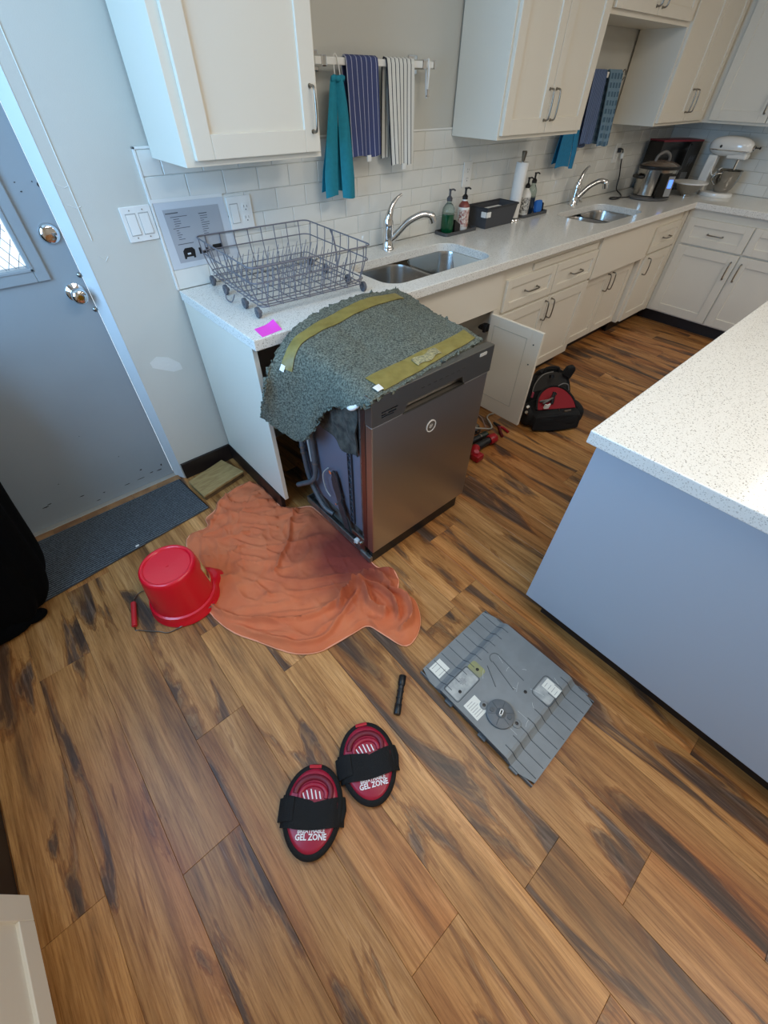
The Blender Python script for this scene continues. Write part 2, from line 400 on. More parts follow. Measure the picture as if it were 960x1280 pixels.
# bright overcast porch wall beyond the door pane
def onfront(m, st, x, z, y=.07): return m.xf(TR(x, y, z) @ rot('X', PI/2), st)
db = M().lathe([(.033, 0), (.033, .004), (.028, .012), (.02, .015), (0.001, .016)], n=28); onfront(db, 0, -.357, 1.156)
db.done('deadbolt', CHROME, dr, smooth=40)
kn = M().lathe([(.033, 0), (.033, .004), (.024, .009), (.012, .014), (.012, .03), (.022, .038), (.028, .05), (.028, .060), (.022, .068), (.012, .0705), (.001, .071)], n=28); onfront(kn, 0, -.364, .962)
kno = kn.done('door_knob', CHROME, dr, smooth=50)
kb = M().lathe([(.011, 0), (.011, .0035), (.001, .004)], n=16); onfront(kb, 0, -.364, .962, 0); 
kb2 = M().lathe([(.0095, .071), (.0095, .0735), (.001, .074)], n=16); onfront(kb2, 0, -.364, .962); kb2.done('lock_button', mat('brass', '#a08a3c', .25, 1), kno, smooth=40)
for z, x_ in ((1.017, -.325), (.891, -.326)):
    b_ = M().lathe([(.009, 0), (.009, .004), (.004, .009), (.001, .0095)], n=14); onfront(b_, 0, x_, z); b_.done('bolt', NICKEL, dr, smooth=40)
nk = M()
for (a, z, w, h) in ((-.384, 1.302, .006, .003), (-.378, 1.277, .007, .004), (-.335, 1.30, .004, .004), (-.322, 1.29, .006, .012), (-.90, .12, .03, .005), (-.88, .128, .02, .004), (-.75, .10, .022, .004),
                     (-.46, .11, .012, .006), (-.42, .07, .02, .004), (-.55, .06, .03, .003), (-.66, .07, .012, .004), (-.36, .09, .008, .012), (-.52, .23, .004, .004), (-.62, .40, .003, .003), (-.80, .21, .005, .003), (-.48, .06, .04, .003), (-.38, .065, .03, .005), (-.70, .04, .02, .003)):
    nk.prism([(a-w/2, z), (a-w*.2, z+h*.5), (a+w*.4, z+h*.6), (a+w/2, z), (a+w*.1, z-h*.5)], .0692, .0705, 'y')
nk.done('paint_chip', mat('chip_dark', '#2a2b2c', .8), dr)
# threshold
struct(M().box(-1.20, .045, 0, -.318, .075, .010).done('trim_3', mat('threshold_metal', '#bdb9b0', .35, .5), bevel=.002))
st = M()
for k in range(7): st.box(-1.18+k*.125, .005, 0, -1.18+k*.125+.1235, .044, .0075)
tag(st.done('threshold_strip', mat('strip_wood', '#7a5638', .5, var=(14, .7, '#b08458')), fl), 'worn wooden strip along the door sill')

# ---- backsplash tiles
TM = {}
def tile_obj(x0, x1, z0, z1, far=False):
    w, h = round(x1-x0, 3), round(z1-z0, 3)
    if (w, h) not in TM:
        m = M().box(-w/2+.001, -.008, -h/2+.001, w/2-.001, 0, h/2-.001)
        me = bpy.data.meshes.new('tile'); me.from_pydata([tuple(v) for v in m.v], [], m.f); me.materials.append(TILE)
        bm = bmesh.new(); bm.from_mesh(me); bmesh.ops.bevel(bm, geom=[e for e in bm.edges if e.verts[0].co.y < -.007 and e.verts[1].co.y < -.007], offset=.002, segments=1, affect='EDGES')
        bm.to_mesh(me); bm.free(); TM[(w, h)] = me
    return bpy.data.objects.new('tile', TM[(w, h)])
g0 = M().box(0, -.0055, .914, LX, 0, 1.370).done('grout', GROUT, wb)
for r in range(6):
    z0 = .914+.076*r; xx = 0 if r % 2 == 0 else -.076
    while xx < LX-.01:
        a, b = max(xx, 0), min(xx+.152, LX-.009)
        if b-a > .01:
            o = tile_obj(a, b, z0, z0+.076); COL.objects.link(o); o.parent = wb; o.location = ((a+b)/2, 0, z0+.038)
        xx += .152
wr_ = bpy.data.objects['wall_right']
M().box(LX-.0055, -2.2, .914, LX, 0, 1.370).done('grout', GROUT, wr_)
for r in range(6):
    z0 = .914+.076*r; yy = 0 if r % 2 == 0 else .076
    while yy > -1.4:
        a, b = min(yy, -.009), yy-.152
        o = tile_obj(b, a, z0, z0+.076); COL.objects.link(o); o.parent = wr_; o.location = (LX, (a+b)/2, z0+.038); o.rotation_euler = (0, 0, -PI/2)
        yy -= .152
ed = M().box(-.008, -.010, .916, 0, 0, 1.378).box(-.008, -.010, 1.3705, LX, 0, 1.378)
ed.done('tile_edging', WHITEP, wb, bevel=.001)

# ================================================================ COUNTERS
def slab_with_holes(outer, holes, z0, z1):
    bm = bmesh.new(); es = []
    for loop in [outer]+holes:
        vs = [bm.verts.new((p[0], p[1], z1)) for p in loop]
        es += [bm.edges.new((vs[i], vs[(i+1) % len(vs)])) for i in range(len(vs))]
    bmesh.ops.triangle_fill(bm, use_beauty=True, use_dissolve=False, edges=es)
    ret = bmesh.ops.extrude_face_region(bm, geom=list(bm.faces))
    bmesh.ops.translate(bm, verts=[g for g in ret['geom'] if isinstance(g, bmesh.types.BMVert)], vec=(0, 0, z0-z1))
    bmesh.ops.recalc_face_normals(bm, faces=bm.faces)
    me = bpy.data.meshes.new('worktop'); bm.to_mesh(me); bm.free(); return me
SK = [(.745, -.545, 1.485, -.195), (2.575, -.545, 3.225, -.185)]
def sinkloop(s):
    x0, y0, x1, y1 = s
    # two bowls behind one opening: D-shaped outer corners
    return rrect(x0, y0, x1, y1, .09, 6)
wm_ = slab_with_holes([(-.003, -.0085), (LX-.0085, -.0085), (LX-.0085, -1.7), (LX-.648, -1.7), (LX-.648, -.648), (-.003, -.648)], [sinkloop(s) for s in SK], .874, .914)
wm_.materials.append(QUARTZ); wt = bpy.data.objects.new('worktop', wm_); COL.objects.link(wt)
bv = wt.modifiers.new('bevel', 'BEVEL'); bv.width = .003; bv.segments = 2; bv.limit_method = 'ANGLE'; bv.angle_limit = math.radians(50)
tag(wt, 'white speckled quartz worktop turning the corner along the tiled wall, with two sinks', 'worktop')

def sink(s, label):
    x0, y0, x1, y1 = s; r = root('kitchen_sink', label, 'sink', ((x0+x1)/2, (y0+y1)/2, .70))
    mid = (x0+x1)/2; o_ = .004
    for a, b in ((x0-o_, mid-.012), (mid+.012, x1+o_)):
        m = M(); n = 6; D = [(.872, 0, .088), (.86, .003, .085), (.76, .008, .08), (.72, .02, .075), (.704, .05, .055), (.700, .09, .03)]
        loops = [[(p[0], p[1], z) for p in rrect(a+i, y0-o_+i, b-i, y1+o_-i, max(rr, .02), n)] for z, i, rr in D]
        k = len(loops[0]); vs = [p for l in loops for p in l]; fs = []
        for i in range(len(D)-1):
            for j in range(k): fs.append((i*k+j, i*k+(j+1) % k, (i+1)*k+(j+1) % k, (i+1)*k+j))
        fs.append(tuple((len(D)-1)*k+j for j in range(k)))
        m.add(vs, fs); bo = m.done('bowl', SINKST, r, smooth=50)
        M().lathe([(.045, 0), (.043, .003), (.03, .002), (.028, -.004), (.001, -.004)], ((a+b)/2, (y0+y1)/2, .7035), 20).done('drain', CHROME, bo, smooth=40)
    M().box(mid-.012, y0+.03, .846, mid+.012, y1-.03, .858).done('divider', SINKST, r, bevel=.004)
    return r
sink(SK[0], 'double bowl steel sink nearest the wire rack')
sink(SK[1], 'smaller double bowl steel sink between the blue towels and the cooker')

# ================================================================ CABINETS
def handle(parent, c, along, out, L=.11, label=None):
    a = Vector(along).normalized(); n = Vector(out).normalized(); c = Vector(c)
    pts = arc([c-a*L/2, c-a*L/2+n*.018, c-a*(L/2-.010)+n*.027, c+n*.030, c+a*(L/2-.010)+n*.027, c+a*L/2+n*.018, c+a*L/2], 3)
    m = M().tube(pts, .0042, 8)
    for s in (-1, 1):
        q = c+a*L/2*s; m.tube([q, q+n*.003], .0065, 10)
    return m.done('handle', NICKEL, parent, smooth=50)
def shaker(parent, name, ax, a0, a1, z0, z1, face, out, fr=.06, th=.019, mt=None):
    """ax 'x': panel lies in xz plane with front at y=face (out=-1); ax 'y': in yz plane, front at x=face"""
    m = M(); back = face - out*th; rec = face - out*.008
    def bx(p0, p1, q0, q1, f=face):
        if ax == 'x': m.box(p0, f, q0, p1, back, q1)
        else: m.box(f, p0, q0, back, p1, q1)
    bx(a0, a0+fr, z0, z1); bx(a1-fr, a1, z0, z1); bx(a0+fr, a1-fr, z0, z0+fr); bx(a0+fr, a1-fr, z1-fr, z1)
    bx(a0+fr-.002, a1-fr+.002, z0+fr-.002, z1-fr+.002, rec)
    return m.done(name, mt or CAB, parent, bevel=.0018)
OY = Vector((0, -1, 0)); OX = Vector((-1, 0, 0))
FY = -.592  # face frame plane
# end panel at the left of the dishwasher bay
ep = root('end_panel', 'glossy white end panel of the base units beside the door mat', 'panel', (.01, -.3, 0))
M().box(0, -.61, .10, .020, -.016, .873).done('panel', CAB, ep, bevel=.0015)
M().box(-.004, -.565, 0, .016, -.016, .0985).done('toe_board', DKBASE, ep, bevel=.001)
# sink base 1
c1 = root('sink_cabinet', 'white under-sink base unit whose door hangs wide open', 'cabinet', (1.07, -.3, 0))
b = M().box(.645, FY, .10, .663, -.012, .873).box(1.482, FY, .10, 1.498, -.012, .873).box(.663, FY, .10, 1.482, -.012, .118).box(.663, -.02, .118, 1.482, -.012, .66)
b.done('body', CABIN, c1)
M().box(.645, -.611, .658, 1.498, FY+.001, .873).done('apron', CAB, c1, bevel=.0015)
for a0, a1 in ((.645, .700), (1.466, 1.498)): M().box(a0, -.611, .10, a1, FY+.001, .657).done('stile', CAB, c1, bevel=.0015)
M().box(.645, -.53, 0, 1.498, -.515, .099).done('toe_board', DKBASE, c1)
od = shaker(c1, 'door', 'y', -.965, -.625, .088, .652, 1.452, 1, .062)
tag(od, 'open door swung out at right angles')
gi = M()   # inside-face routed line and dowel plugs
for a in ((-.880, -.877, .18, .60), (-.660, -.657, .18, .60)): gi.box(1.4315, a[0], a[2], 1.433, a[1], a[3])
for z in (.18, .597): gi.box(1.4315, -.88, z, 1.433, -.657, z+.003)
gi.done('routed_line', mat('routed_shade', '#b9b6a8', .6), od)
for z in (.47, .58):
    mm = M().lathe([(.004, 0), (.004, .002), (.001, .0022)], n=10); mm.xf(TR(1.433, -.925, z) @ rot('Y', -PI/2)); mm.done('screw', mat('screw_dark', '#4a5a58', .4, .5), od)
handle(od, (1.452, -.93, .55), (0, 0, 1), (1, 0, 0))
for z in (.57, .18):
    hg = M().box(1.425, -.62, z-.02, 1.45, -.59, z+.02).box(1.41, -.60, z-.012, 1.462, -.57, z+.012)
    hg.tube([(1.42, -.605, z-.022), (1.42, -.605, z+.022)], .011, 10).tube([(1.405, -.575, z), (1.462, -.575, z)], .009, 8)
    hg.done('hinge', BLACK, c1, bevel=.003)
# plumbing glimpse
pl = M().tube(arc([(1.2, -.30, .69), (1.2, -.30, .5), (1.2, -.28, .42), (1.2, -.2, .42), (1.2, -.16, .5), (1.2, -.03, .52)], 5), .02, 12)
tag(pl.done('drain_pipe', mat('grey_pipe', '#8b8b86', .4)), 'grey drain pipe inside the open under-sink unit', 'pipe')
# drawer cabinet A
c2 = root('drawer_cabinet', 'white base unit with two drawers over two doors and a thin board slot', 'cabinet', (2.03, -.3, 0))
M().box(1.502, FY, .10, 2.551, -.012, .873).done('body', CAB, c2, bevel=.001)
M().box(1.502, -.53, 0, 2.551, -.515, .099).done('toe_board', DKBASE, c2)
M().box(1.80, -.603, .800, 2.52, FY, .834).done('pull_out_board', CAB, c2, bevel=.002)
for a0, a1 in ((1.557, 2.047), (2.055, 2.537)):
    d = shaker(c2, 'drawer', 'x', a0, a1, .622, .792, -.611, -1, .045); handle(d, ((a0+a1)/2, -.611, .707), (1, 0, 0), OY, .12)
for a0, a1, hx in ((1.557, 2.047, 2.018), (2.055, 2.537, 2.085)):
    d = shaker(c2, 'door', 'x', a0, a1, .103, .605, -.611, -1, .06); handle(d, (hx, -.611, .53), (0, 0, 1), OY, .115)
# recessed sink cabinet 2
c3 = root('recessed_sink_cabinet', 'white base unit with apron and two doors set back under the far sink', 'cabinet', (2.96, -.3, 0))
M().box(2.553, -.541, .10, 2.571, -.012, .873).box(3.354, -.541, .10, 3.372, -.012, .873).box(2.571, -.541, .10, 3.354, -.012, .118).box(2.571, -.541, .118, 3.354, -.533, .66).box(2.571, -.02, .118, 3.354, -.012, .873).done('body', CAB, c3)
M().box(2.553, -.611, .605, 3.372, -.585, .873).box(2.553, -.585, .605, 3.372, -.541, .62).done('apron', CAB, c3, bevel=.002)
M().box(2.553, -.48, 0, 3.372, -.465, .099).done('toe_board', DKBASE, c3)
for a0, a1, hx in ((2.60, 2.978, 2.945), (2.984, 3.360, 3.015)):
    d = shaker(c3, 'door', 'x', a0, a1, .105, .578, -.560, -1, .055); handle(d, (hx, -.560, .50), (0, 0, 1), OY, .115)
# corner cabinet C
c4 = root('corner_cabinet', 'narrow white base unit with one drawer and one door in the corner', 'cabinet', (3.65, -.3, 0))
M().box(3.374, FY, .10, LX-.615, -.012, .873).done('body', CAB, c4, bevel=.001)
M().box(3.872, -.611, .10, 3.9275, FY+.001, .873).done('filler', CAB, c4)
M().box(3.39, -.53, 0, 3.98, -.515, .099).done('toe_board', DKBASE, c4)
d = shaker(c4, 'drawer', 'x', 3.41, 3.865, .628, .80, -.611, -1, .045); handle(d, (3.64, -.611, .713), (1, 0, 0), OY, .11)
d = shaker(c4, 'door', 'x', 3.41, 3.865, .105, .612, -.611, -1, .06); handle(d, (3.465, -.611, .53), (0, 0, 1), OY, .115)
# far wall cabinet
FX = LX-.610
c5 = root('far_base_cabinet', 'white base unit with drawers and doors against the right-hand wall', 'cabinet', (4.2, -1.15, 0))
M().box(FX, -1.69, .10, LX-.012, -.612, .873).done('body', CAB, c5, bevel=.001)
M().box(FX+.06, -1.69, 0, FX+.075, -.54, .099).done('toe_board', DKBASE, c5)
for a0, a1 in ((-1.108, -.645), (-1.58, -1.118)):
    d = shaker(c5, 'drawer', 'y', a0, a1, .640, .815, FX-.019, -1, .05); handle(d, (FX-.019, (a0+a1)/2, .725), (0, 1, 0), OX, .11)
for a0, a1, hy in ((-1.108, -.645, -1.075), (-1.58, -1.118, -1.150)):
    d = shaker(c5, 'door', 'y', a0, a1, .112, .628, FX-.019, -1, .065); handle(d, (FX-.019, hy, .52), (0, 0, 1), OX, .12)

# upper cabinets
UF = -.311
u1 = root('wall_cabinet', 'white wall cabinet with single door, nearest the entrance', 'cabinet', (.31, -.15, 1.345))
M().box(.05, UF, 1.345, .577, -.0115, 2.2).done('body', CAB, u1, bevel=.0015)
d = shaker(u1, 'door', 'x', .082, .563, 1.362, 2.18, UF-.019, -1, .062); handle(d, (.535, UF-.019, 1.475), (0, 0, 1), OY, .115)
u2_ = root('wall_cabinet', 'white two-door wall cabinet above the paper towel holder', 'cabinet', (2.02, -.15, 1.345))
M().box(1.644, UF, 1.345, 2.398, -.0115, 2.2).done('body', CAB, u2_, bevel=.0015)
for a0, a1, hx in ((1.658, 2.020, 1.993), (2.024, 2.386, 2.052)):
    d = shaker(u2_, 'door', 'x', a0, a1, 1.362, 2.18, UF-.019, -1, .06); handle(d, (hx, UF-.019, 1.47), (0, 0, 1), OY, .115)
u3 = root('wall_cabinet', 'short white two-door wall cabinet high above the far sink', 'cabinet', (2.89, -.15, 1.79))
M().box(2.400, UF, 1.795, 3.383, -.0115, 2.2).done('body', CAB, u3, bevel=.0015)
for a0, a1, hx in ((2.425, 2.888, 2.855), (2.893, 3.362, 2.925)):
    d = shaker(u3, 'door', 'x', a0, a1, 1.815, 2.18, UF-.019, -1, .05); handle(d, (hx, UF-.019, 1.88), (0, 0, 1), OY, .07)
u4 = root('wall_cabinet', 'tall white two-door wall cabinet left of the inner corner', 'cabinet', (3.8, -.15, 1.345))
M().box(3.385, UF, 1.345, 4.226, -.0115, 2.2).done('body', CAB, u4, bevel=.0015)
for a0, a1, hx in ((3.398, 3.818, 3.79), (3.823, 4.175, 3.85)):
    d = shaker(u4, 'door', 'x', a0, a1, 1.362, 2.18, UF-.019, -1, .055); handle(d, (hx, UF-.019, 1.47), (0, 0, 1), OY, .115)
u5 = root('wall_cabinet', 'white wall cabinet on the right-hand wall over the mixer', 'cabinet', (4.38, -.85, 1.345))
M().box(4.228, -1.40, 1.345, LX-.0115, -.0115, 2.2).done('body', CAB, u5, bevel=.0015)
for a0, a1, hy in ((-.752, -.365, -.722), (-1.15, -.760, -.79)):
    d = shaker(u5, 'door', 'y', a0, a1, 1.362, 2.18, 4.209, -1, .06); handle(d, (4.209, hy, 1.47), (0, 0, 1), OX, .115)

# island
isl = root('island_cabinet', 'pale blue-grey island body with plain end panel', 'cabinet', (1.6, -2.3, 0))
M().box(.4406, -3.05, .113, 2.85, -1.723, .8735).done('body', ISLE, isl, bevel=.002)
M().box(.50, -2.99, 0, 2.79, -1.79, .113).done('toe_board', DKBASE, isl)
m = M().box(.4156, -3.08, .874, 2.88, -1.698, .914)
tag(m.done('island_worktop', QUARTZ, bevel=.003), 'large white speckled quartz slab on the island', 'worktop')
# left foreground cabinet
c6 = root('base_cabinet', 'white base unit with framed door at the lower left corner', 'cabinet', (-1.6, -2.0, 0))
M().box(WX+.002, -2.9, .10, -1.286, -1.405, .86).done('body', CAB, c6)
d = shaker(c6, 'door', 'y', -1.875, -1.413, .100, .855, -1.267, 1, .062)
d = shaker(c6, 'door', 'y', -2.345, -1.883, .100, .855, -1.267, 1, .062)
M().box(WX+.002, -2.9, 0, -1.335, -1.405, .099).done('toe_board', DKBASE, c6)

#%%OBJECTS
# ================================================================ DISHWASHER
dw = root('dishwasher', 'stainless dishwasher pulled out of its bay, side panel off', 'dishwasher', (.412, -.85, 0))
DWG = mat('tub_grey', '#666876', .45, var=(4, .10)); GALV = mat('galvanised', '#8e8c88', .4, .8, var=(30, .35), bump=(60, .4))
DARKG = mat('dark_grey_plastic', '#33363a', .5, var=(20, .3)); HOSE = mat('grey_hose', '#54585c', .45, var=(30, .2))
M().box(.14, -1.06, .13, .69, -.62, .83).done('tub', DWG, dw, bevel=.012, seg=3)
dp = M().prism([(-1.150, .10), (-1.150, .7625), (-1.115, .7625), (-1.112, .10)], .112, .712, 'x')
dp.done('door_panel', STEEL, dw, bevel=.004)
PINK = mat('door_edge_steel', '#8b7a7c', .3, 1)
M().box(.1115, -1.112, .105, .135, -1.088, .865).done('door_side', PINK, dw, bevel=.002)
# console with a pocket handle cut in its lower edge
cs = M(); cs.prism([(.108, .7645), (.108, .871), (.716, .871), (.716, .7645), (.565, .7645), (.548, .797), (.270, .797), (.252, .7645)], -1.154, -1.118, 'y')
cs.box(.252, -1.128, .7645, .565, -1.118, .80)
CON = mat('console_steel', '#8a8781', .42, 1, bump=(60, .1), stretch=(30, 1, 1)); co = cs.done('console', CON, dw, bevel=.002)
M().box(.256, -1.1275, .766, .562, -1.1272, .796).done('handle_pocket', BLACKG, dw)
M().box(.25, -1.156, .7600, .566, -1.148, .7645).done('pocket_lip', NICKEL, dw, bevel=.001)
vt = M()
for z, a, b in ((.806, .150, .222), (.796, .150, .170), (.796, .18, .215), (.788, .150, .205)): vt.box(a, -1.1545, z, b, -1.1535, z+.004)
vt.done('vent', BLACKG, co)
bd = M().prism(rrect(.632, .846, .672, .858, .003, 3), -1.1555, -1.1535, 'y'); bd.done('badge', mat('badge', '#b9b9b4', .4), co)
# small printed controls
ct = M()
for k in range(8): ct.box(.33+k*.03, -1.1545, .830, .345+k*.03, -1.1538, .8325)
ct.done('control_print', mat('console_print', '#2f2e2c', .5), co)
em = M(); em.lathe([(.026, 0), (.026, .002), (.0215, .002), (.0215, 0)], n=32, cap=False); em.xf(TR(.406, -1.1502, .643) @ rot('X', PI/2)); 
emo = em.done('emblem', mat('emblem_white', '#cfcbc4', .4), dw)
e2 = M().lathe([(.0215, 0), (.0215, .0008), (.001, .0008)], n=28); e2.xf(TR(.406, -1.1502, .643) @ rot('X', PI/2)); e2.done('emblem_disc', mat('emblem_disc', '#7f766c', .4, .6), emo)
e3 = M(); E = TR(.406, -1.1512, .643) @ rot('Y', math.radians(35))
for (a, b_, c_, d_) in ((-.010, .002, .000, .0045), (-.010, -.003, .006, -.0008), (.002, -.009, .0045, .009), (-.007, -.009, -.0045, .0045), (-.0045, -.009, .0045, -.0065), (-.0045, .0065, .0045, .009)):
    n0 = len(e3.v); e3.box(a, -.0008, b_, c_, 0, d_); e3.xf(E, n0)
e3.done('emblem_mark', mat('emblem_white', '#cfcbc4', .4), emo)
M().box(.128, -1.125, .0, .700, -1.108, .100).done('kick_plate', BLACK, dw, bevel=.002)
# frame and side details
M().box(.126, -1.088, .10, .139, -1.062, .84).done('side_frame', GALV, dw, bevel=.001)
for z in (.24, .34, .45, .56, .67, .76):
    mm = M().lathe([(.005, 0), (.005, .002), (.001, .003)], n=8); mm.xf(TR(.126, -1.075, z) @ rot('Y', -PI/2)); mm.done('screw', CHROME, dw)
bp_ = M().box(.118, -1.06, .018, .70, -.618, .03).box(.116, -1.09, .018, .124, -.618, .062).box(.694, -1.06, .018, .70, -.618, .062).box(.124, -.624, .03, .694, -.618, .062)
bp_.box(.124, -1.09, .03, .694, -1.075, .055)
bp_.done('base_pan', GALV, dw, bevel=.002)
M().box(.150, -1.05, .03, .68, -.64, .128).done('base_insulation', mat('dusty_grey', '#5d5a55', .9, var=(25, .5), bump=(50, .8)), dw, bevel=.01)
for (x, y) in ((.20, -1.02), (.62, -1.02), (.20, -.66), (.62, -.66)):
    M().lathe([(.018, 0), (.018, .006), (.007, .007), (.007, .019)], (x, y, 0), 14).done('foot', DARKG, dw)
# ladder-like ribs on the side
for y, z0, z1 in ((-.985, .15, .58), (-.70, .30, .78)):
    lb = M(); 
    for s in (-.012, .012): lb.box(.131, y+s-.0018, z0, .1385, y+s+.0018, z1)
    k = 0; z = z0
    while z < z1-.03:
        a, b_ = (y-.012, y+.012) if k % 2 else (y+.012, y-.012)
        lb.tube([(.134, a, z), (.134, b_, z+.035)], .0018, 5); z += .035; k += 1
        lb.box(.131, y-.012, z-.0015, .1385, y+.012, z+.0015)
    lb.done('rib_strip', mat('dark_rib', '#3c4048', .5), dw)
hs1 = M().tube(arc([(.118, -.640, .80), (.118, -.645, .55), (.118, -.655, .36), (.116, -.675, .24), (.112, -.73, .165), (.112, -.79, .115), (.125, -.84, .10)], 6), .0115, 10)
hs1.done('drain_hose', HOSE, dw, smooth=60)
hs2 = M().tube(arc([(.122, -.735, .81), (.122, -.735, .60), (.120, -.740, .42), (.112, -.745, .30), (.10, -.725, .25), (.085, -.67, .205), (.075, -.63, .175)], 6), .0125, 10)
hs2.done('supply_hose', HOSE, dw, smooth=60)
hs3 = M().tube(arc([(.128, -.685, .80), (.128, -.69, .5), (.128, -.70, .34)], 6), .006, 8); hs3.done('cable', mat('pale_cable', '#a5a6a2', .5), dw, smooth=60)
for y, z in ((-.65, .40), (-.742, .36), (-.742, .335), (-.652, .37)):
    hc = M().lathe([(.015, -.005), (.015, .005)], (.119, y, z), 12); hc.done('hose_clamp', GALV, dw)
ha = M().prism([(-.872, .395), (-.885, .40), (-.905, .37), (-.925, .28), (-.935, .22), (-.93, .15), (-.905, .15), (-.885, .25), (-.865, .30), (-.86, .34)], .120, .127, 'x')
ha.prism([(-.985, .10), (-.945, .10), (-.90, .23), (-.925, .26), (-.95, .22)], .113, .119, 'x')
ha.done('hinge_arm', DARKG, dw, bevel=.001)
M().tube([(.122, -.865, .385), (.114, -.865, .385)], .010, 12).tube([(.122, -.895, .22), (.108, -.895, .22)], .006, 8).done('hinge_pin', CHROME, dw, smooth=40)
sp_ = M().tube([(.124+.004*math.cos(k*.9), -.878-.0016*k*.55, .375-.0016*k+.004*math.sin(k*.9)) for k in range(70)], .0013, 5); sp_.done('spring', DARKG, dw)
M().tube(arc([(.124, -.84, .39), (.118, -.80, .33), (.118, -.81, .25), (.12, -.84, .22)], 5), .0028, 6).done('cable', mat('pale_cable', '#a5a6a2', .5), dw)
hb = M().box(.113, -1.09, .11, .125, -1.0, .135).box(.113, -1.09, .06, .125, -1.055, .115); hb.done('hinge_bracket', NICKEL, dw, bevel=.002)
for y, z, r in ((-1.035, .085, .014), (-1.02, .058, .010), (-1.065, .095, .009)):
    M().tube([(.126, y, z), (.105, y, z)], r, 14).done('roller', WHITEP if r > .012 else CHROME, dw, bevel=.0015)
M().box(.108, -1.13, .012, .128, -1.06, .045).done('leveling_corner', GALV, dw, bevel=.004)
# crumpled grey padding under the blanket
pd = M()
def padf(u, v):
    y = -1.058+.33*u; z = .85 - v*(.265+.02*math.sin(u*7)) ; n_ = noise.noise(Vector((y*18, z*18, 3)))
    return (.118 + .012*n_ + .012*math.sin(u*18+v*6)*.5, y, z)
pd.sheet(padf, 26, 12, .006)
pd.done('side_padding', mat('grey_padding', '#2f2d29', .95, var=(40, .6, '#5f5b52'), bump=(120, 1, .004)), dw, smooth=60)
M().box(.16, -1.04, .83, .68, -.62, .848).done('top_bracket', GALV, dw, bevel=.003)

# ---------------------------------------------------------------- insulation blanket
CP = [[(.705,-1.10,.872),(.5,-1.125,.872),(.3,-1.145,.873),(.16,-1.158,.876),(.108,-1.16,.872),(.100,-1.155,.862),(.096,-1.15,.850)],
 [(.705,-1.02,.886),(.5,-1.04,.886),(.3,-1.055,.886),(.15,-1.07,.886),(.105,-1.07,.862),(.093,-1.065,.838),(.088,-1.065,.815)],
 [(.705,-.93,.893),(.5,-.95,.9),(.3,-.955,.895),(.14,-.96,.89),(.10,-.95,.85),(.088,-.93,.79),(.086,-.925,.735)],
 [(.71,-.85,.898),(.5,-.865,.91),(.3,-.875,.91),(.13,-.88,.9),(.085,-.88,.83),(.06,-.865,.71),(.052,-.85,.605)],
 [(.72,-.77,.905),(.5,-.79,.925),(.3,-.805,.925),(.12,-.815,.912),(.065,-.82,.83),(.04,-.80,.68),(.03,-.78,.54)],
 [(.722,-.69,.915),(.5,-.71,.945),(.3,-.74,.945),(.11,-.76,.922),(.03,-.77,.845),(.0,-.735,.71),(-.005,-.71,.575)],
 [(.705,-.625,.932),(.48,-.645,.962),(.28,-.668,.958),(.12,-.695,.928),(.015,-.725,.865),(-.04,-.735,.775),(-.052,-.67,.635)]]
def cr1(p, t):
    n_ = len(p)-1; x = min(max(t, 0), 1)*n_; i = min(int(x), n_-1); f = x-i
    a, b_, c_, d_ = Vector(p[max(i-1, 0)]), Vector(p[i]), Vector(p[i+1]), Vector(p[min(i+2, n_)])
    return .5*((2*b_) + (c_-a)*f + (2*a-5*b_+4*c_-d_)*f*f + (3*b_-a-3*c_+d_)*f**3)
def felt0(u, v): return cr1([cr1(row, u) for row in CP], v)
def felt(u, v, h=0, rough=True):
    p = felt0(u, v); e = .01
    du = felt0(min(u+e, 1), v)-felt0(max(u-e, 0), v); dv = felt0(u, min(v+e, 1))-felt0(u, max(v-e, 0))
    n_ = du.cross(dv).normalized()
    if n_.z < 0 and u < .55: n_ = -n_
    if u >= .55 and n_.x > 0: n_ = -n_
    k = noise.noise(p*12)*.005 + noise.noise(p*42)*.0016 + (noise.noise(p*150)*.0014 if rough else 0)
    edge = min(u, 1-u, v, 1-v)
    if edge < .012 and rough:
        q = noise.noise(p*80)*.010; p = p + Vector((q, noise.noise(p*70+Vector((5, 0, 0)))*.010, noise.noise(p*60)*.006))
    return p + n_*(k+h)
FELT = mat('shredded_felt', '#383d36', .98, var=(170, .75, '#858a7c'), bump=(330, 1, .003))
fb = root('insulation_blanket', 'ragged grey felt insulation blanket draped over the dishwasher', 'blanket', (.4, -.85, .87))
m = M().sheet(lambda u, v: felt(u, v), 130, 110, -.012); m.done('felt', FELT, fb, smooth=70)
TAPE = mat('yellow_tape', '#786c34', .5, var=(26, .5, '#968a4c'), bump=(120, .4))
def strip(name, fa, fb_, nu, mt, lab=None, nv=6, h=.004, parent=fb):
    def f(s, t):
        a = fa(s); b_ = fb_(s); return felt(a[0]+(b_[0]-a[0])*t, a[1]+(b_[1]-a[1])*t, h, False)
    o = M().sheet(f, nu, nv, .0015).done(name, mt, parent, smooth=70)
    if lab: o['label'] = lab
    return o
strip('tape', lambda s: (.06+.60*s, .90-.03*s), lambda s: (.06+.60*s, .80-.05*s-.0*s), 60, TAPE, 'olive tape strip along the far arched edge')
strip('tape', lambda s: (.03+.455*s, .165+.01*s), lambda s: (.03+.455*s, .055-.022*s), 50, TAPE, 'olive tape strip near the front edge')
strip('paper_tag', lambda s: (.645+.03*s, .865), lambda s: (.645+.03*s, .82), 6, WHITEP, 'small white sticker', h=.0065)
strip('paper_tag', lambda s: (.475+.045*s, .092+.0*s), lambda s: (.48+.045*s, .045), 6, WHITEP, 'white torn sticker', h=.0065)
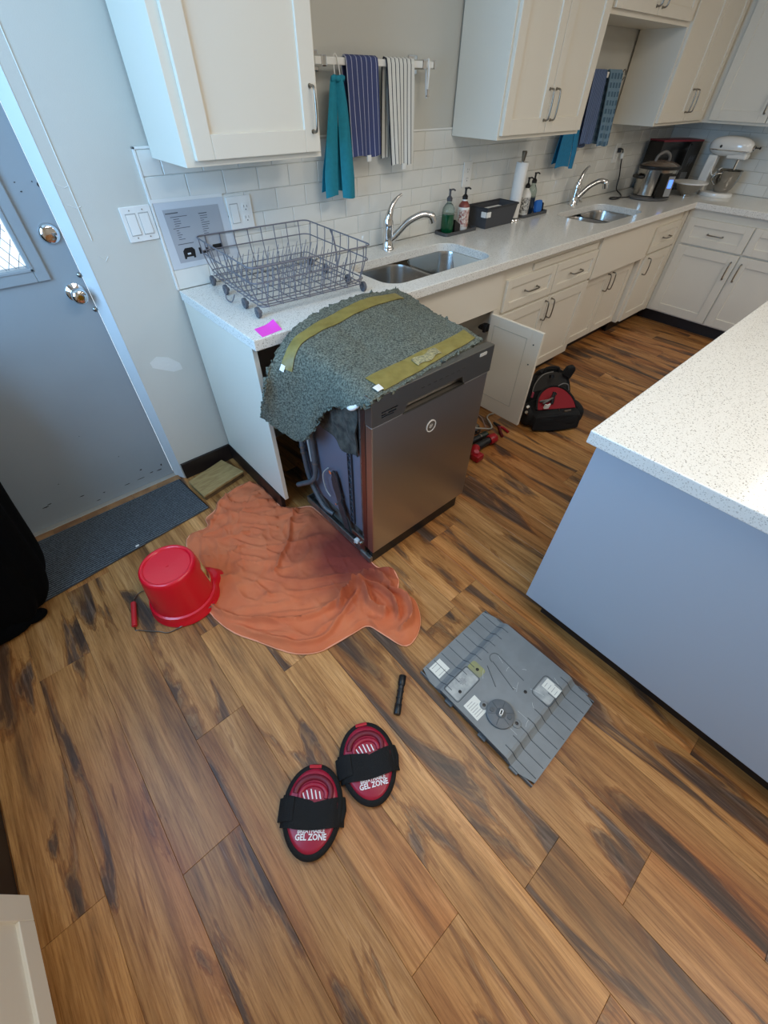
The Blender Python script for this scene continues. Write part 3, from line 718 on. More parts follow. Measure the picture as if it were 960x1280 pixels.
tn = M().sheet(lambda u, v: felt(.18+.10*u, .075+.06*v+.01*math.sin(u*9), .0062, False), 16, 8, .001); tn.done('torn_paper', mat('torn_paper', '#a59c72', .9, var=(120, .8, '#57594a')), fb)
# white torn tag hanging at the near corner
wt_ = M().tube(arc([(.100, -1.10, .835), (.092, -1.09, .822), (.086, -1.07, .812), (.088, -1.05, .806)], 4), [.004, .008, .008, .008, .008, .009, .009, .009, .008, .006, .004, .003, .002], 8)
wt_.done('torn_tag', WHITEP, fb, smooth=60)

# ================================================================ WIRE RACK on the worktop
rk = root('dish_rack', 'grey wire dishwasher rack with small wheels standing on the worktop', 'rack', (.372, -.283, .914), math.radians(-3.5))
WIRE = mat('grey_coated_wire', '#6c6a70', .45)
def rr3(hx, hy, r, z, n=4): return [(p[0], p[1], z) for p in rrect(-hx, -hy, hx, hy, r, n)]
R = .0024
M().tube(rr3(.262, .258, .03, .180), R*1.15, 7, True).done('top_rim', WIRE, rk, world=False, smooth=60)
M().tube(rr3(.258, .254, .03, .128), R, 7, True).done('middle_rim', WIRE, rk, world=False, smooth=60)
m = M()
n1 = 8
for i in range(n1):
    t = -.22+.44*i/(n1-1)
    m.tube(arc([(t, .258, .18), (t, .255, .128), (t*.95, .236, .055), (t*.95, .20, .035), (t*.95, -.20, .035), (t*.95, -.236, .055), (t, -.255, .128), (t, -.258, .18)], 2), R*.9, 6)
    m.tube(arc([(.262, t, .18), (.258, t, .128), (.236, t*.95, .055), (.20, t*.95, .038), (-.20, t*.95, .038), (-.236, t*.95, .055), (-.258, t, .128), (-.262, t, .18)], 2), R*.9, 6)
m.tube(rr3(.238, .236, .02, .058), R, 6, True); m.tube(rr3(.232, .23, .02, .038), R, 6, True)
tag(m.done('basket', WIRE, rk, world=False, smooth=60), None, kind='stuff')
for i in range(9):
    x = -.19+.38*i/8; t = M(); 
    for k in range(9):
        y = -.19+.38*k/8
        if abs(k-4) < .5 and i % 2: continue
        t.tube([(x, y, .036), (x+.012, y, .085), (x+.026, y, .120)], [R*.9, R*.8, R*.6], 5)
    tag(t.done('tine_row', WIRE, rk, world=False), None, kind='stuff')
for sx in (-1, 1):
    for y in (.225, .085, -.10, -.215):
        w_ = M().lathe([(.006, -.006), (.019, -.006), (.020, 0), (.019, .006), (.006, .006)], n=16); w_.xf(TR(sx*.246, y, .020) @ rot('Y', PI/2))
        w_.tube([(sx*.246-sx*.014, y, .020), (sx*.246+sx*.008, y, .020)], .007, 8)
        w_.done('wheel', mat('wheel_grey', '#55565c', .5), rk, world=False, smooth=40)
hd = M().tube(arc([(.262, .05, .18), (.275, .05, .15), (.275, .03, .09), (.262, .02, .06)], 4), .004, 8); hd.done('side_clip', WIRE, rk, world=False)
hd = M().tube(arc([(-.262, .03, .04), (-.275, .02, .012), (-.27, -.02, .006), (-.262, -.05, .04)], 4), .0024, 8); hd.done('side_clip', WIRE, rk, world=False)
# sticky note
nt_ = M().sheet(lambda u, v: ((.036+.088*u+.010*v, -.642+.076*v+.012*u, .9150+.010*max(0, u-.55)**1.3*3*v+.004*max(0, v-.8))), 10, 10, .0006)
tag(nt_.done('sticky_note', mat('hot_pink_paper', '#f04bd0', .7)), 'bright pink sticky note on the worktop corner', 'note')

# ================================================================ WALL FITTINGS
def plate(name, label, x0, z0, x1, z1, face=0):
    r = root(name, label, 'outlet' if 'outlet' in name else 'switch', ((x0+x1)/2, face, (z0+z1)/2))
    M().prism(rrect(x0, z0, x1, z1, .004, 3), face-.006, face-.0003, 'y').done('cover_plate', WHITEP, r, bevel=.0015); return r
SLOT = mat('slot_dark', '#4a4844', .6)
def recept(r, x, z, f):
    o = M().prism(rrect(x-.016, z-.014, x+.016, z+.014, .010, 5), f-.0075, f-.0055, 'y').done('receptacle', WHITEP, r, bevel=.0006)
    sl = M().box(x-.008, f-.0079, z-.001, x-.0062, f-.0072, z+.008).box(x+.006, f-.0079, z-.001, x+.0078, f-.0072, z+.007).tube([(x, f-.0079, z-.008), (x, f-.0072, z-.008)], .0026, 8)
    sl.done('socket_slot', SLOT, o)
def rocker(r, x, z, f):
    M().box(x-.0185, f-.0065, z-.035, x+.0185, f-.006, z+.035).done('rocker_frame', mat('rocker_line', '#a9a8a2', .5), r)
    M().prism([(z-.032, f-.011) if 0 else (f-.0095, z-.032), (f-.0065, z+.032), (f-.0055, z+.032), (f-.0055, z-.032)][::1], x-.0165, x+.0165, 'x').done('rocker', WHITEP, r, bevel=.0008)
r = plate('light_switch', 'double white rocker switch on the plain wall beside the door', -.121, 1.1055, -.0105, 1.216); rocker(r, -.089, 1.16, 0); rocker(r, -.042, 1.16, 0)
for x in (-.089, -.042):
    for z in (1.118, 1.204): M().tube([(x, -.0075, z), (x, -.0055, z)], .0022, 8).done('screw', NICKEL, r)
r = plate('wall_outlet', 'combined white switch and outlet plate right of the laminated notice', .292, 1.090, .402, 1.208, -.0085); rocker(r, .320, 1.150, -.0085); recept(r, .372, 1.168, -.0085); recept(r, .372, 1.130, -.0085)
r = plate('wall_outlet', 'white outlet on the tiles behind the soap bottles', 1.775, 1.112, 1.847, 1.228, -.0085); recept(r, 1.811, 1.190, -.0085); recept(r, 1.811, 1.150, -.0085)
r = plate('wall_outlet', 'white outlet with black plug, left of the cooker', 3.565, 1.112, 3.637, 1.228, -.0085); recept(r, 3.601, 1.190, -.0085); recept(r, 3.601, 1.150, -.0085)
# laminated notice
nr = root('laminated_notice', 'clear laminated notice with grey print and black shapes, taped to the tiles', 'notice', (.15, -.009, 1.1))
SLV = mat('clear_sleeve', '#c9ced2', .12, coat=.3); f = -.0095
M().prism([(.004, .990), (.303, .990), (.281, 1.214), (.002, 1.217)], f, f+.0012, 'y').done('sleeve', SLV, nr)
M().prism([(-.002, 1.217), (.282, 1.212), (.283, 1.223), (-.002, 1.228)], f-.001, f+.001, 'y').done('hanging_strip', WHITEP, nr)
M().prism([(.038, 1.010), (.262, 1.010), (.255, 1.190), (.028, 1.193)], f-.0006, f, 'y').done('sheet', mat('notice_paper', '#a4a8ad', .35, coat=.3), nr)
INK = mat('ink', '#55595e', .6); lt = M(); rn = random.Random(5)
lt.box(.035, f-.0009, 1.178, .085, f-.0006, 1.1815); lt.box(.165, f-.0009, 1.166, .20, f-.0006, 1.169)
for k in range(11):
    lt.box(.060 if k not in (0, 5) else .05, f-.0009, 1.166-.0075*k, (.105 if k in (0, 5) else .068)+rn.random()*.02, f-.0006, 1.168-.0075*k)
    if k > 0: lt.box(.168, f-.0009, 1.166-.0075*k, .182+rn.random()*.022, f-.0006, 1.168-.0075*k)
lt.box(.05, f-.0009, 1.074, .115, f-.0006, 1.0765)
tag(lt.done('print_line', INK, nr), None, kind='stuff')
BK = mat('print_black', '#141416', .4)
for poly in ([(.062, 1.022), (.070, 1.022), (.071, 1.028), (.100, 1.028), (.101, 1.022), (.109, 1.022), (.112, 1.05), (.103, 1.060), (.072, 1.060), (.062, 1.05)],
             [(.130, 1.031), (.165, 1.031), (.170, 1.040), (.170, 1.050), (.160, 1.050), (.158, 1.041), (.140, 1.041), (.138, 1.054), (.128, 1.054)],
             [(.185, 1.036), (.238, 1.036), (.236, 1.056), (.192, 1.056), (.190, 1.050), (.183, 1.050)]):
    M().prism(poly, f-.0010, f-.0006, 'y').done('printed_shape', BK, nr)
M().box(.078, f-.0012, 1.036, .092, f-.0010, 1.042).done('printed_gap', SLV, nr)

# ---- towel bars
def bar(label, x0, x1, z, y, posts, mt):
    r = root('towel_bar', label, 'towel bar', ((x0+x1)/2, 0, z))
    M().box(x0, y-.007, z-.011, x1, y+.007, z+.011).done('bar', mt, r, bevel=.003)
    for x in posts:
        M().box(x-.028, -.008, z-.030, x+.028, -.0005, z+.030).box(x-.012, y-.012, z-.016, x+.012, -.008, z+.016).done('bracket', CHROME, r, bevel=.005)
    M().box(x1, y-.011, z-.014, x1+.012, y+.011, z+.014).done('end_cap', CHROME, r, bevel=.003)
    return r
bar('clear towel bar with chrome brackets between the first two wall cabinets', .74, 1.395, 1.598, -.075, (.78, 1.335), mat('acrylic_bar', '#e6e5df', .12, coat=.4))
b2 = root('towel_bar', 'thin wire towel bar with ring end beside the far sink', 'towel bar', (2.9, 0, 1.592))
M().tube([(2.60, -.075, 1.592), (3.20, -.075, 1.592)], .006, 8).done('bar', NICKEL, b2, smooth=40)
M().tube([(3.215+.02*math.cos(a*PI/8), -.075, 1.590+.024*math.sin(a*PI/8)) for a in range(16)], .0035, 6, True).done('ring', NICKEL, b2, smooth=40)
for x in (2.63, 3.18): M().tube([(x, -.0005, 1.592), (x, -.075, 1.592)], .006, 8).done('bracket', NICKEL, b2)
M().box(2.972, -.088, 1.574, 3.0, -.064, 1.600).done('clip', WHITEP, b2, bevel=.002)
def bar_towel(name, label, x0, x1, xb0, xb1, ztop, zf, zb, y, mt, th=.004, wav=.004, group=None, hem=None, off=0):
    r = root(name, label, 'towel', ((x0+x1)/2, y, ztop), group=group)
    def f_(u, v):
        # v 0: back bottom -> 0.45 bar -> 1 front bottom
        Lb, Lf, rad = ztop-zb, ztop-zf, .014; tot = Lb+Lf+PI*rad; s = v*tot
        if s < Lb: z = zb+s; yy = y+rad; k = (Lb-s)/Lb; side = 0
        elif s < Lb+PI*rad: a = (s-Lb)/rad; z = ztop+rad*math.sin(a); yy = y+rad*math.cos(a); k = 0; side = 1
        else: z = ztop-(s-Lb-PI*rad); yy = y-rad; k = (s-Lb-PI*rad)/Lf; side = 1
        X0 = x0+(xb0-x0)*k; X1 = x1+(xb1-x1)*k; 
        if side == 0: X0 -= off*k; X1 -= off*k
        yy += (wav*math.sin(u*11+k*2)*k + .012*k*(1 if side == 0 else -1)*.6)
        if side == 0: yy = min(yy, -.012)
        return (X0+(X1-X0)*u, yy, z + .004*math.sin(u*7)*k)
    m = M().sheet(f_, 24, 44, th); m.done('cloth', mt, r, smooth=60)
    if hem:
        xc = xb0+(xb1-xb0)*.55
        M().box(xc-.012, y-.030, zf-.018, xc+.010, y-.026, zf+.004).done('care_label', WHITEP, r)
    return r
NAVY = uv_material('navy_stripe', stripes(6.5, .09, '#3b4570', '#b9bdd0'))
WHST = uv_material('white_stripe', stripes(7, .20, '#d9d8d0', '#30343c'))
BLST = uv_material('blue_fine_stripe', stripes(11, .28, '#40567a', '#7d8db4'))
CHK = uv_material('blue_check', stripes(4, .35, '#46667e', '#6f8da3', 18, .4))
bar_towel('hand_towel', 'navy towel with thin white stripes on the clear bar', .882, 1.050, .900, 1.062, 1.600, 1.305, 1.33, -.075, NAVY, hem=True)
bar_towel('hand_towel', 'white towel with dark stripes on the clear bar', 1.098, 1.262, 1.135, 1.275, 1.600, 1.262, 1.285, -.075, WHST, hem=True, off=.028)
bar_towel('hand_towel', 'dusty blue finely striped towel on the far bar, left', 2.815, 2.965, 2.85, 3.005, 1.594, 1.262, 1.24, -.075, BLST)
bar_towel('hand_towel', 'teal-grey waffle checked towel on the far bar, right', 3.005, 3.165, 3.09, 3.235, 1.594, 1.240, 1.25, -.075, CHK, th=.006, off=.03)
def hung(label, xt, zt_, xb0, xb1, zb, y, mt, loop=True, wt=.06, slit=(.43, .57)):
    r = root('hanging_cloth', label, 'towel', (xt, y, zt_))
    def edge(q, k):
        w0 = xt-wt/2+(xb0-xt+wt/2)*min(1, k*1.25)**.8; w1 = xt+wt/2+(xb1-xt-wt/2)*min(1, k*1.25)**.8
        return w0+(w1-w0)*q
    def mk2(q0, q1, yo, z_end, name):
        def f_(u, v):
            c = .48; g = min(1, max(0, v-.12)/.88)**.8; a0 = q0 if q0 in (0, 1) else c+(q0-c)*g; a1 = q1 if q1 in (0, 1) else c+(q1-c)*g
            q = a0+(a1-a0)*u
            return (edge(q, v), y+yo*min(1, v*5)-.010*math.sin(u*PI)-.004*math.cos(q*9), zt_-(zt_-z_end)*v+.006*math.sin(q*5)*v)
        M().sheet(f_, 16, 36, .004).done(name, mt, r, smooth=60)
    mk2(.02, .98, .030, zb+.02, 'back_layer'); mk2(0, slit[0], -.006, zb+.004, 'front_flap'); mk2(slit[1], 1, -.008, zb-.004, 'front_flap')
    m = M().tube([(xt-wt/2+wt*a/12, y-.008-.003*math.sin(a*1.2), zt_-.002-.002*math.cos(a)) for a in range(13)], .010, 8); m.done('top_hem', mt, r, smooth=60)
    if loop: M().tube(arc([(xt-.012, y-.010, zt_-.005), (xt-.006, y+.004, 1.585), (xt, y+.008, 1.617), (xt+.006, y-.004, 1.605), (xt+.014, y-.010, zt_-.005)], 5), .0022, 6).done('loop', WHITEP, r)
    return r
TEAL = mat('teal_cloth', '#17869e', .85, var=(70, .12), bump=(380, .6))
TEAL2 = mat('blue_cloth', '#1c7ba6', .8, var=(60, .12), bump=(380, .6))
hung('teal cloth hanging by its loop at the left end of the clear bar', .835, 1.553, .738, .905, 1.168, -.084, TEAL)
hung('bright blue cloth below the corner of the two-door wall cabinet', 2.69, 1.55, 2.61, 2.84, 1.148, -.084, TEAL2, wt=.1, slit=(.70, .74))
ln = root('lanyard', 'white strap loop hanging at the right end of the clear bar', 'strap', (1.375, -.075, 1.6))
ln_m = M().tube(arc([(1.355, -.088, 1.50), (1.358, -.090, 1.575), (1.362, -.080, 1.613), (1.366, -.066, 1.60), (1.372, -.062, 1.54), (1.376, -.066, 1.49)], 5), .0045, 6); ln_m.done('strap', WHITEP, ln, smooth=50)
M().box(1.352, -.094, 1.495, 1.368, -.084, 1.522).done('clip', CHROME, ln, bevel=.002)
# ================================================================ WORKTOP ITEMS
Z = .9145
def faucet(label, x, y, ex, ey, ez, sc=1):
    r = root('kitchen_faucet', label, 'faucet', (x, y, Z))
    M().lathe([(.032, 0), (.032, .006), (.027, .012), (.025, .06*sc), (.027, .10*sc), (.026, .125*sc), (.022, .140*sc)], (x, y, Z), 24).done('body', CHROME, r, smooth=50)
    d = Vector((ex-x, ey-y, 0)); 
    pts = arc([(x, y, Z+.035), (x+d.x*.15, y+d.y*.15, Z+.06*sc), (x+d.x*.40, y+d.y*.40, Z+.115*sc), (x+d.x*.72, y+d.y*.72, Z+.150*sc), (x+d.x*.93, y+d.y*.93, Z+.145*sc), (ex, ey, ez)], 5)
    rr = [.021-.004*min(1, i/12) for i in range(len(pts))]
    for i in range(len(pts)-6, len(pts)): rr[i] = .0215
    M().tube(pts, rr, 14).done('spout', CHROME, r, smooth=60)
    lv = arc([(x, y, Z+.12*sc), (x+.003, y-.004, Z+.155*sc), (x+.022, y-.004, Z+.195*sc), (x+.055, y-.006, Z+.222*sc), (x+.080, y-.008, Z+.232*sc)], 5)
    M().tube(lv, [.023-.017*min(1, (i/(len(lv)-1))*1.25) for i in range(len(lv))], 12).done('lever', CHROME, r, smooth=60)
    return r
faucet('chrome faucet with raised lever behind the near sink', 1.112, -.105, 1.322, -.225, 1.032)
faucet('chrome faucet behind the far sink', 2.985, -.095, 3.13, -.235, 1.02, .95)
sd = root('side_sprayer', 'small chrome soap pump right of the far faucet', 'dispenser', (3.115, -.075, Z))
M().lathe([(.020, 0), (.020, .005), (.010, .010), (.009, .05), (.013, .055), (.013, .068), (.001, .07)], (3.115, -.075, Z), 16).done('stem', CHROME, sd, smooth=40)
M().tube([(3.115, -.075, Z+.065), (3.15, -.09, Z+.069)], .005, 8).done('nozzle', BLACK, sd)
TRAYM = mat('grey_silicone', '#4a4b4c', .6)
def tray(label, x0, y0, x1, y1):
    m = M(); a = [(p[0], p[1]) for p in rrect(x0, y0, x1, y1, .02, 4)]; b_ = [(p[0], p[1]) for p in rrect(x0+.006, y0+.006, x1-.006, y1-.006, .015, 4)]
    n = len(a); vs = [(p[0], p[1], Z) for p in a]+[(p[0], p[1], Z+.016) for p in a]+[(p[0], p[1], Z+.016) for p in b_]+[(p[0], p[1], Z+.005) for p in b_]
    fs = [tuple(range(n))[::-1], tuple(range(3*n, 4*n))]
    for L_ in range(3): fs += [(L_*n+i, L_*n+(i+1) % n, (L_+1)*n+(i+1) % n, (L_+1)*n+i) for i in range(n)]
    return tag(m.add(vs, fs).done('tray', TRAYM), label, 'tray')
tray('dark grey tray under the green and red-labelled soap bottles', 1.545, -.135, 1.825, -.030)
tray('dark grey tray under the black-and-white bottle and blue sponge', 2.305, -.130, 2.60, -.030)
def pump(r, x, y, z, mt, d=(.028, -.012)):
    m = M().lathe([(.016, 0), (.016, .014), (.009, .022), (.006, .024), (.006, .045), (.008, .047), (.008, .054), (.001, .055)], (x, y, z), 14)
    m.tube(arc([(x, y, z+.050), (x+d[0]*.6, y+d[1]*.6, z+.052), (x+d[0], y+d[1], z+.046)], 3), .0042, 8); m.done('pump', mt, r, smooth=40)
GLASSB = mat('clear_bottle', '#cfe0d8', .05, trans=.9, ior=1.3)
def bottle(label, x, y, rad, h, body, lab=None, pm_=BLACK, liquid=None, neck=None, h2=None):
    r = root('soap_bottle', label, 'bottle', (x, y, Z+.0055)); z = Z+.0055
    prof = [(rad*.9, 0), (rad, .006), (rad, h*.72), (rad*.92, h*.80), (rad*.6, h*.90), (.014, h*.94), (.014, h)]
    M().lathe(prof, (x, y, z), 24).done('bottle_body', body, r, smooth=50)
    if liquid: M().lathe([(rad*.9, -.0002), (rad+.0006, .006), (rad+.0006, liquid[0]), (rad*.9, liquid[0]+.0005)], (x, y, z), 20).done('liquid', liquid[1], r, smooth=50)
    if lab: 
        a = M(); a.sheet(lambda u, v: (x+(rad+.0006)*math.cos(-PI*1.05+u*PI*1.5), y+(rad+.0006)*math.sin(-PI*1.05+u*PI*1.5), z+h*.12+h*.56*v), 24, 2, .0004); a.done('label', lab, r, smooth=50)
    if neck: M().lathe([(rad*.98, h*.73), (rad*.93, h*.81), (rad*.61, h*.905), (.0145, h*.95)], (x, y, z), 24).done('shoulder', neck, r, smooth=50)
    pump(r, x, y, z+h, pm_); return r
GRN = mat('green_soap', '#0c4a2c', .15)
REDL = mat('red_print_label', '#e4ddd2', .5, var=(95, 1.0, '#8e2622')); BWL = mat('bw_print_label', '#dcdad3', .5, var=(95, 1.0, '#26272b'))
bottle('clear bottle half full of dark green soap with grey pump', 1.600, -.082, .036, .155, GLASSB, None, mat('grey_pump', '#47484c', .4), (.095, GRN))
bottle('white soap bottle with red floral label and red shoulder', 1.738, -.080, .034, .150, WHITEP, REDL, BLACK, None, mat('red_soap', '#7d3a30', .3))
bottle('white soap bottle with black-and-white patterned label', 2.355, -.085, .034, .150, WHITEP, BWL, BLACK)
bottle('clear bottle of dark blue soap behind the patterned bottle', 2.455, -.062, .030, .165, GLASSB, None, BLACK, (.09, mat('blue_soap', '#1b2a3d', .15)))
sb = M().sheet(lambda u, v: (1.645+.050*u+.012*v, -.105+.012*v, Z+.006+.060*v*(1-.5*u)+.0), 8, 6, .012)
tag(sb.done('scrubber', BLACK, smooth=50), 'black scrubber leaning between the two soap bottles', 'scrubber')
m = M(); m.prism(rrect(0, 0, .070, .070, .018, 4), -.012, .012, 'y'); m.xf(TR(2.478, -.100, Z+.0065) @ rot('X', math.radians(-8)))
tag(m.done('sponge', mat('blue_sponge', '#2a6fc4', .8, bump=(300, .8)), bevel=.004), 'blue sponge standing in the far tray', 'sponge')
m = M(); m.box(0, -.012, 0, .045, .012, .048); m.xf(TR(2.545, -.085, Z+.0065) @ rot('X', math.radians(-6)))
tag(m.done('sponge', BLACKF, bevel=.006), 'black sponge at the right end of the far tray', 'sponge')
# bin with paper
bx_ = root('storage_bin', 'dark grey woven bin with papers between soap tray and paper towels', 'bin', (2.0, -.09, Z))
x0, x1, y0, y1, h = 1.875, 2.145, -.155, -.030, .105
def ringf(e, z): return [(x0-e, y0-e*.6, z), (x1+e, y0-e*.6, z), (x1+e, y1+e*.6, z), (x0-e, y1+e*.6, z)]
m = M(); L0, L1, L2, L3 = ringf(0, Z), ringf(.018, Z+h), ringf(.012, Z+h), ringf(-.004, Z+.006)
vs = L0+L1+L2+L3; fs = [(3, 2, 1, 0), (12, 13, 14, 15)]
for L_ in range(3): fs += [(L_*4+i, L_*4+(i+1) % 4, (L_+1)*4+(i+1) % 4, (L_+1)*4+i) for i in range(4)]
m.add(vs, fs).done('bin_body', mat('woven_grey', '#424346', .7, bump=(240, 1, .004)), bx_, bevel=.003)
M().tube([(x0-.018, y0-.011, Z+h), (x1+.018, y0-.011, Z+h), (x1+.018, y1+.010, Z+h), (x0-.018, y1+.010, Z+h)], .0055, 8, True).done('bin_rim', mat('woven_grey_dark', '#2f3033', .7), bx_)
M().box(x0-.022, y0-.006, Z+.060, x0-.0155, y0+.03, Z+.088).box(x0-.018, y0-.0125, Z+.060, x0+.022, y0-.0085, Z+.088).done('tag', WHITEP, bx_, bevel=.002)
pp_ = M().box(1.89, -.140, Z+.010, 2.12, -.045, Z+.085); tag(pp_.done('paper_stack', mat('paper_white', '#d9d8d2', .8), bevel=.004), 'stack of white papers inside the dark bin', 'paper')
# paper towel
ph = root('paper_towel_holder', 'white paper towel roll on a steel holder behind the dark bin', 'paper towel', (2.215, -.105, Z))
M().lathe([(.055, 0), (.055, .006), (.05, .012), (.012, .014)], (2.215, -.105, Z), 28).done('base', CHROME, ph, smooth=40)
M().tube([(2.215, -.105, Z+.012), (2.215, -.105, Z+.325)], .006, 10).done('rod', NICKEL, ph)
M().lathe([(.009, .300), (.011, .31), (.016, .342), (.012, .348), (.001, .349)], (2.215, -.105, Z), 14).done('finial', NICKEL, ph, smooth=40)
M().lathe([(.018, .016), (.036, .016), (.037, .018), (.037, .294), (.036, .296), (.018, .296)], (2.215, -.105, Z), 28).done('roll', mat('tissue', '#e3e1db', .9, bump=(200, .3)), ph, smooth=40)
# cooker
cx_, cy_ = 3.715, -.335
ck = root('slow_cooker', 'steel oval slow cooker with arched lid handle and lit blue display', 'cooker', (cx_, cy_, Z))
CA = TR(cx_, cy_, Z) @ rot('Z', math.radians(-30))
def ckp(m, name, mt, par=ck, **k): m.xf(CA); return m.done(name, mt, par, **k)
ckp(M().lathe([(.125, 0), (.140, .004), (.142, .018), (.128, .024)], n=36, sx=1.12, sy=.9), 'base', mat('cooker_grey', '#5d5a57', .35), smooth=40)
CST = mat('cooker_steel', '#a5a29d', .18, 1)
ckp(M().lathe([(.112, .024), (.120, .03), (.132, .19), (.136, .192)], n=40, sx=1.15, sy=.9), 'shell', CST, smooth=40)
ckp(M().lathe([(.139, .188), (.141, .192), (.141, .204), (.128, .208)], n=40, sx=1.15, sy=.9), 'rim', BLACK, smooth=40)
ckp(M().lathe([(.130, .206), (.122, .212), (.08, .228), (.04, .236), (.001, .238)], n=40, sx=1.15, sy=.9), 'lid', mat('lid_glass', '#6d5d50', .1, .3), smooth=60)
ckp(M().tube(arc([(-.06, 0, .225), (-.048, 0, .262), (0, 0, .282), (.048, 0, .262), (.06, 0, .225)], 5), .011, 10), 'lid_handle', mat('handle_grey', '#6a6660', .4), smooth=60)
for s in (-1, 1):
    ckp(M().tube(arc([(s*.145, -.038, .14), (s*.172, -.034, .142), (s*.178, 0, .142), (s*.172, .034, .142), (s*.145, .038, .14)], 4), .011, 8), 'side_handle', BLACK, smooth=60)
pn = M().prism([(-.122, .022), (-.150, .026), (-.138, .165), (-.122, .170)], -.062, .062, 'x'); cp = ckp(pn, 'control_panel', BLACKG, bevel=.004)
pn = M().prism([(-.1495, .034), (-.1505, .034), (-.1395, .155), (-.1385, .155)], .002, .056, 'x'); ckp(pn, 'control_plate', mat('plate_grey', '#8a8a88', .4), cp)
pn = M().prism([(-.1462, .085), (-.1475, .085), (-.1430, .135), (-.1417, .135)], .012, .046, 'x'); ckp(pn, 'display', mat('lcd_blue', '#4f7be8', .3, emis=1.6), cp)
cd = M().tube(arc([(3.601, -.030, 1.190), (3.640, -.034, 1.192), (3.668, -.032, 1.165), (3.70, -.03, 1.10), (3.745, -.03, 1.02), (3.735, -.045, .94), (3.70, -.10, .9205), (3.60, -.165, .9205), (3.50, -.20, .9205), (3.42, -.20, .9205), (3.41, -.165, .9205), (3.47, -.15, .9205), (3.53, -.20, .9205), (3.575, -.245, .925)], 5), .0045, 8)
cdr = ck
cd.done('cord', BLACK, cdr, smooth=60); M().box(3.590, -.040, 1.175, 3.620, -.0165, 1.203).done('plug', BLACK, cdr, bevel=.004)
M().tube([(3.662, -.032, 1.170), (3.676, -.031, 1.140)], .013, 10).done('cord_tag', WHITEP, cdr)
# black box
bb = root('appliance_carton', 'black glossy carton with red top edge in the worktop corner', 'box', (4.215, -.195, Z), math.radians(-22))
M().box(-.21, -.075, 0, .21, .075, .325).done('carton', BLACKG, bb, bevel=.004, world=False)
M().box(-.21, -.0765, .316, .21, .0765, .3265).done('carton_edge', mat('dark_red_print', '#6e1626', .4), bb, world=False)
M().box(.075, -.0765, .02, .078, -.0755, .30).box(.10, -.0765, .07, .17, -.0755, .12).done('printed_line', mat('print_grey', '#5c5f62', .4), bb, world=False)
pr = M()
for k in range(6): pr.tube([(.12+.01*k, -.0765, .16+.012*(k % 3)), (.125+.01*k, -.0765, .215+.014*(k % 2))], .0016, 5)
pr.done('printed_sketch', mat('print_grey', '#5c5f62', .4), bb, world=False)
# colander
cl = root('colander', 'steel mixing bowl with pale rim between cooker and mixer', 'bowl', (4.085, -.475, Z))
M().lathe([(.040, 0), (.040, .012), (.055, .016), (.085, .045), (.105, .085), (.103, .085), (.083, .047), (.053, .020), (.001, .018)], (4.085, -.475, Z), 36).done('bowl_body', CST, cl, smooth=60)
M().lathe([(.103, .084), (.128, .084), (.130, .092), (.103, .094)], (4.085, -.475, Z), 36).done('bowl_rim', WHITEP, cl, smooth=40)
# stand mixer, head pointing along -y
mx_ = root('stand_mixer', 'white stand mixer with steel bowl on the right-hand worktop', 'mixer', (4.30, -.58, Z))
MW = mat('mixer_white', '#e2e0d9', .15, coat=.4)
MX = TR(4.30, -.58, Z)
def mk(m, name, mt, par=mx_, **k): m.xf(MX); return m.done(name, mt, par, **k)
mk(M().lathe([(.100, 0), (.102, .008), (.098, .024), (.085, .028)], (0, -.045, 0), 32, sy=1.25), 'base', MW, smooth=40)
mk(M().prism([(.115, .02), (.04, .02), (.055, .10), (.05, .25), (.12, .25), (.125, .10)], -.040, .040, 'x'), 'column', MW, bevel=.012, seg=3)
hm = M(); hm.ball((0, -.005, .305), .062, .155, .062, 28, 16, .8); mk(hm, 'motor_head', MW, smooth=80)
mk(M().box(-.0640, -.150, .280, .0640, .12, .288), 'trim_band', CHROME, bevel=.002)
mk(M().box(-.045, -.150, .235, .045, -.01, .275), 'head_underside', MW, bevel=.012)
mk(M().tube([(0, -.155, .305), (0, -.172, .305)], .016, 16), 'hub_cap', CHROME, bevel=.002)
mk(M().tube([(.045, -.135, .305), (.055, -.185, .305)], .004, 8).ball((.056, -.188, .305), .008), 'attachment_knob', BLACK)
mk(M().ball((-.062, .05, .305), .006, .009, .009, 10, 8), 'speed_knob', BLACK)
mk(M().tube([(0, -.095, .240), (0, -.095, .165)], .009, 10), 'shaft', CHROME)
bw = M().lathe([(.050, .030), (.055, .034), (.070, .060), (.085, .110), (.090, .165), (.094, .167), (.088, .163), (.082, .112), (.066, .062), (.001, .040)], (0, -.075, 0), 36); mk(bw, 'mixer_bowl', CST, smooth=60)
mk(M().tube(arc([(-.08, -.05, .150), (-.105, -.02, .145), (-.11, .0, .11), (-.085, -.03, .075)], 4), .006, 8), 'bowl_handle', CST, smooth=60)
mk(M().tube(arc([(-.05, .05, .23), (-.07, .04, .16), (-.05, .02, .13), (.0, -.0, .17), (.05, .0, .165)], 5), .0045, 6), 'bowl_cradle', MW)
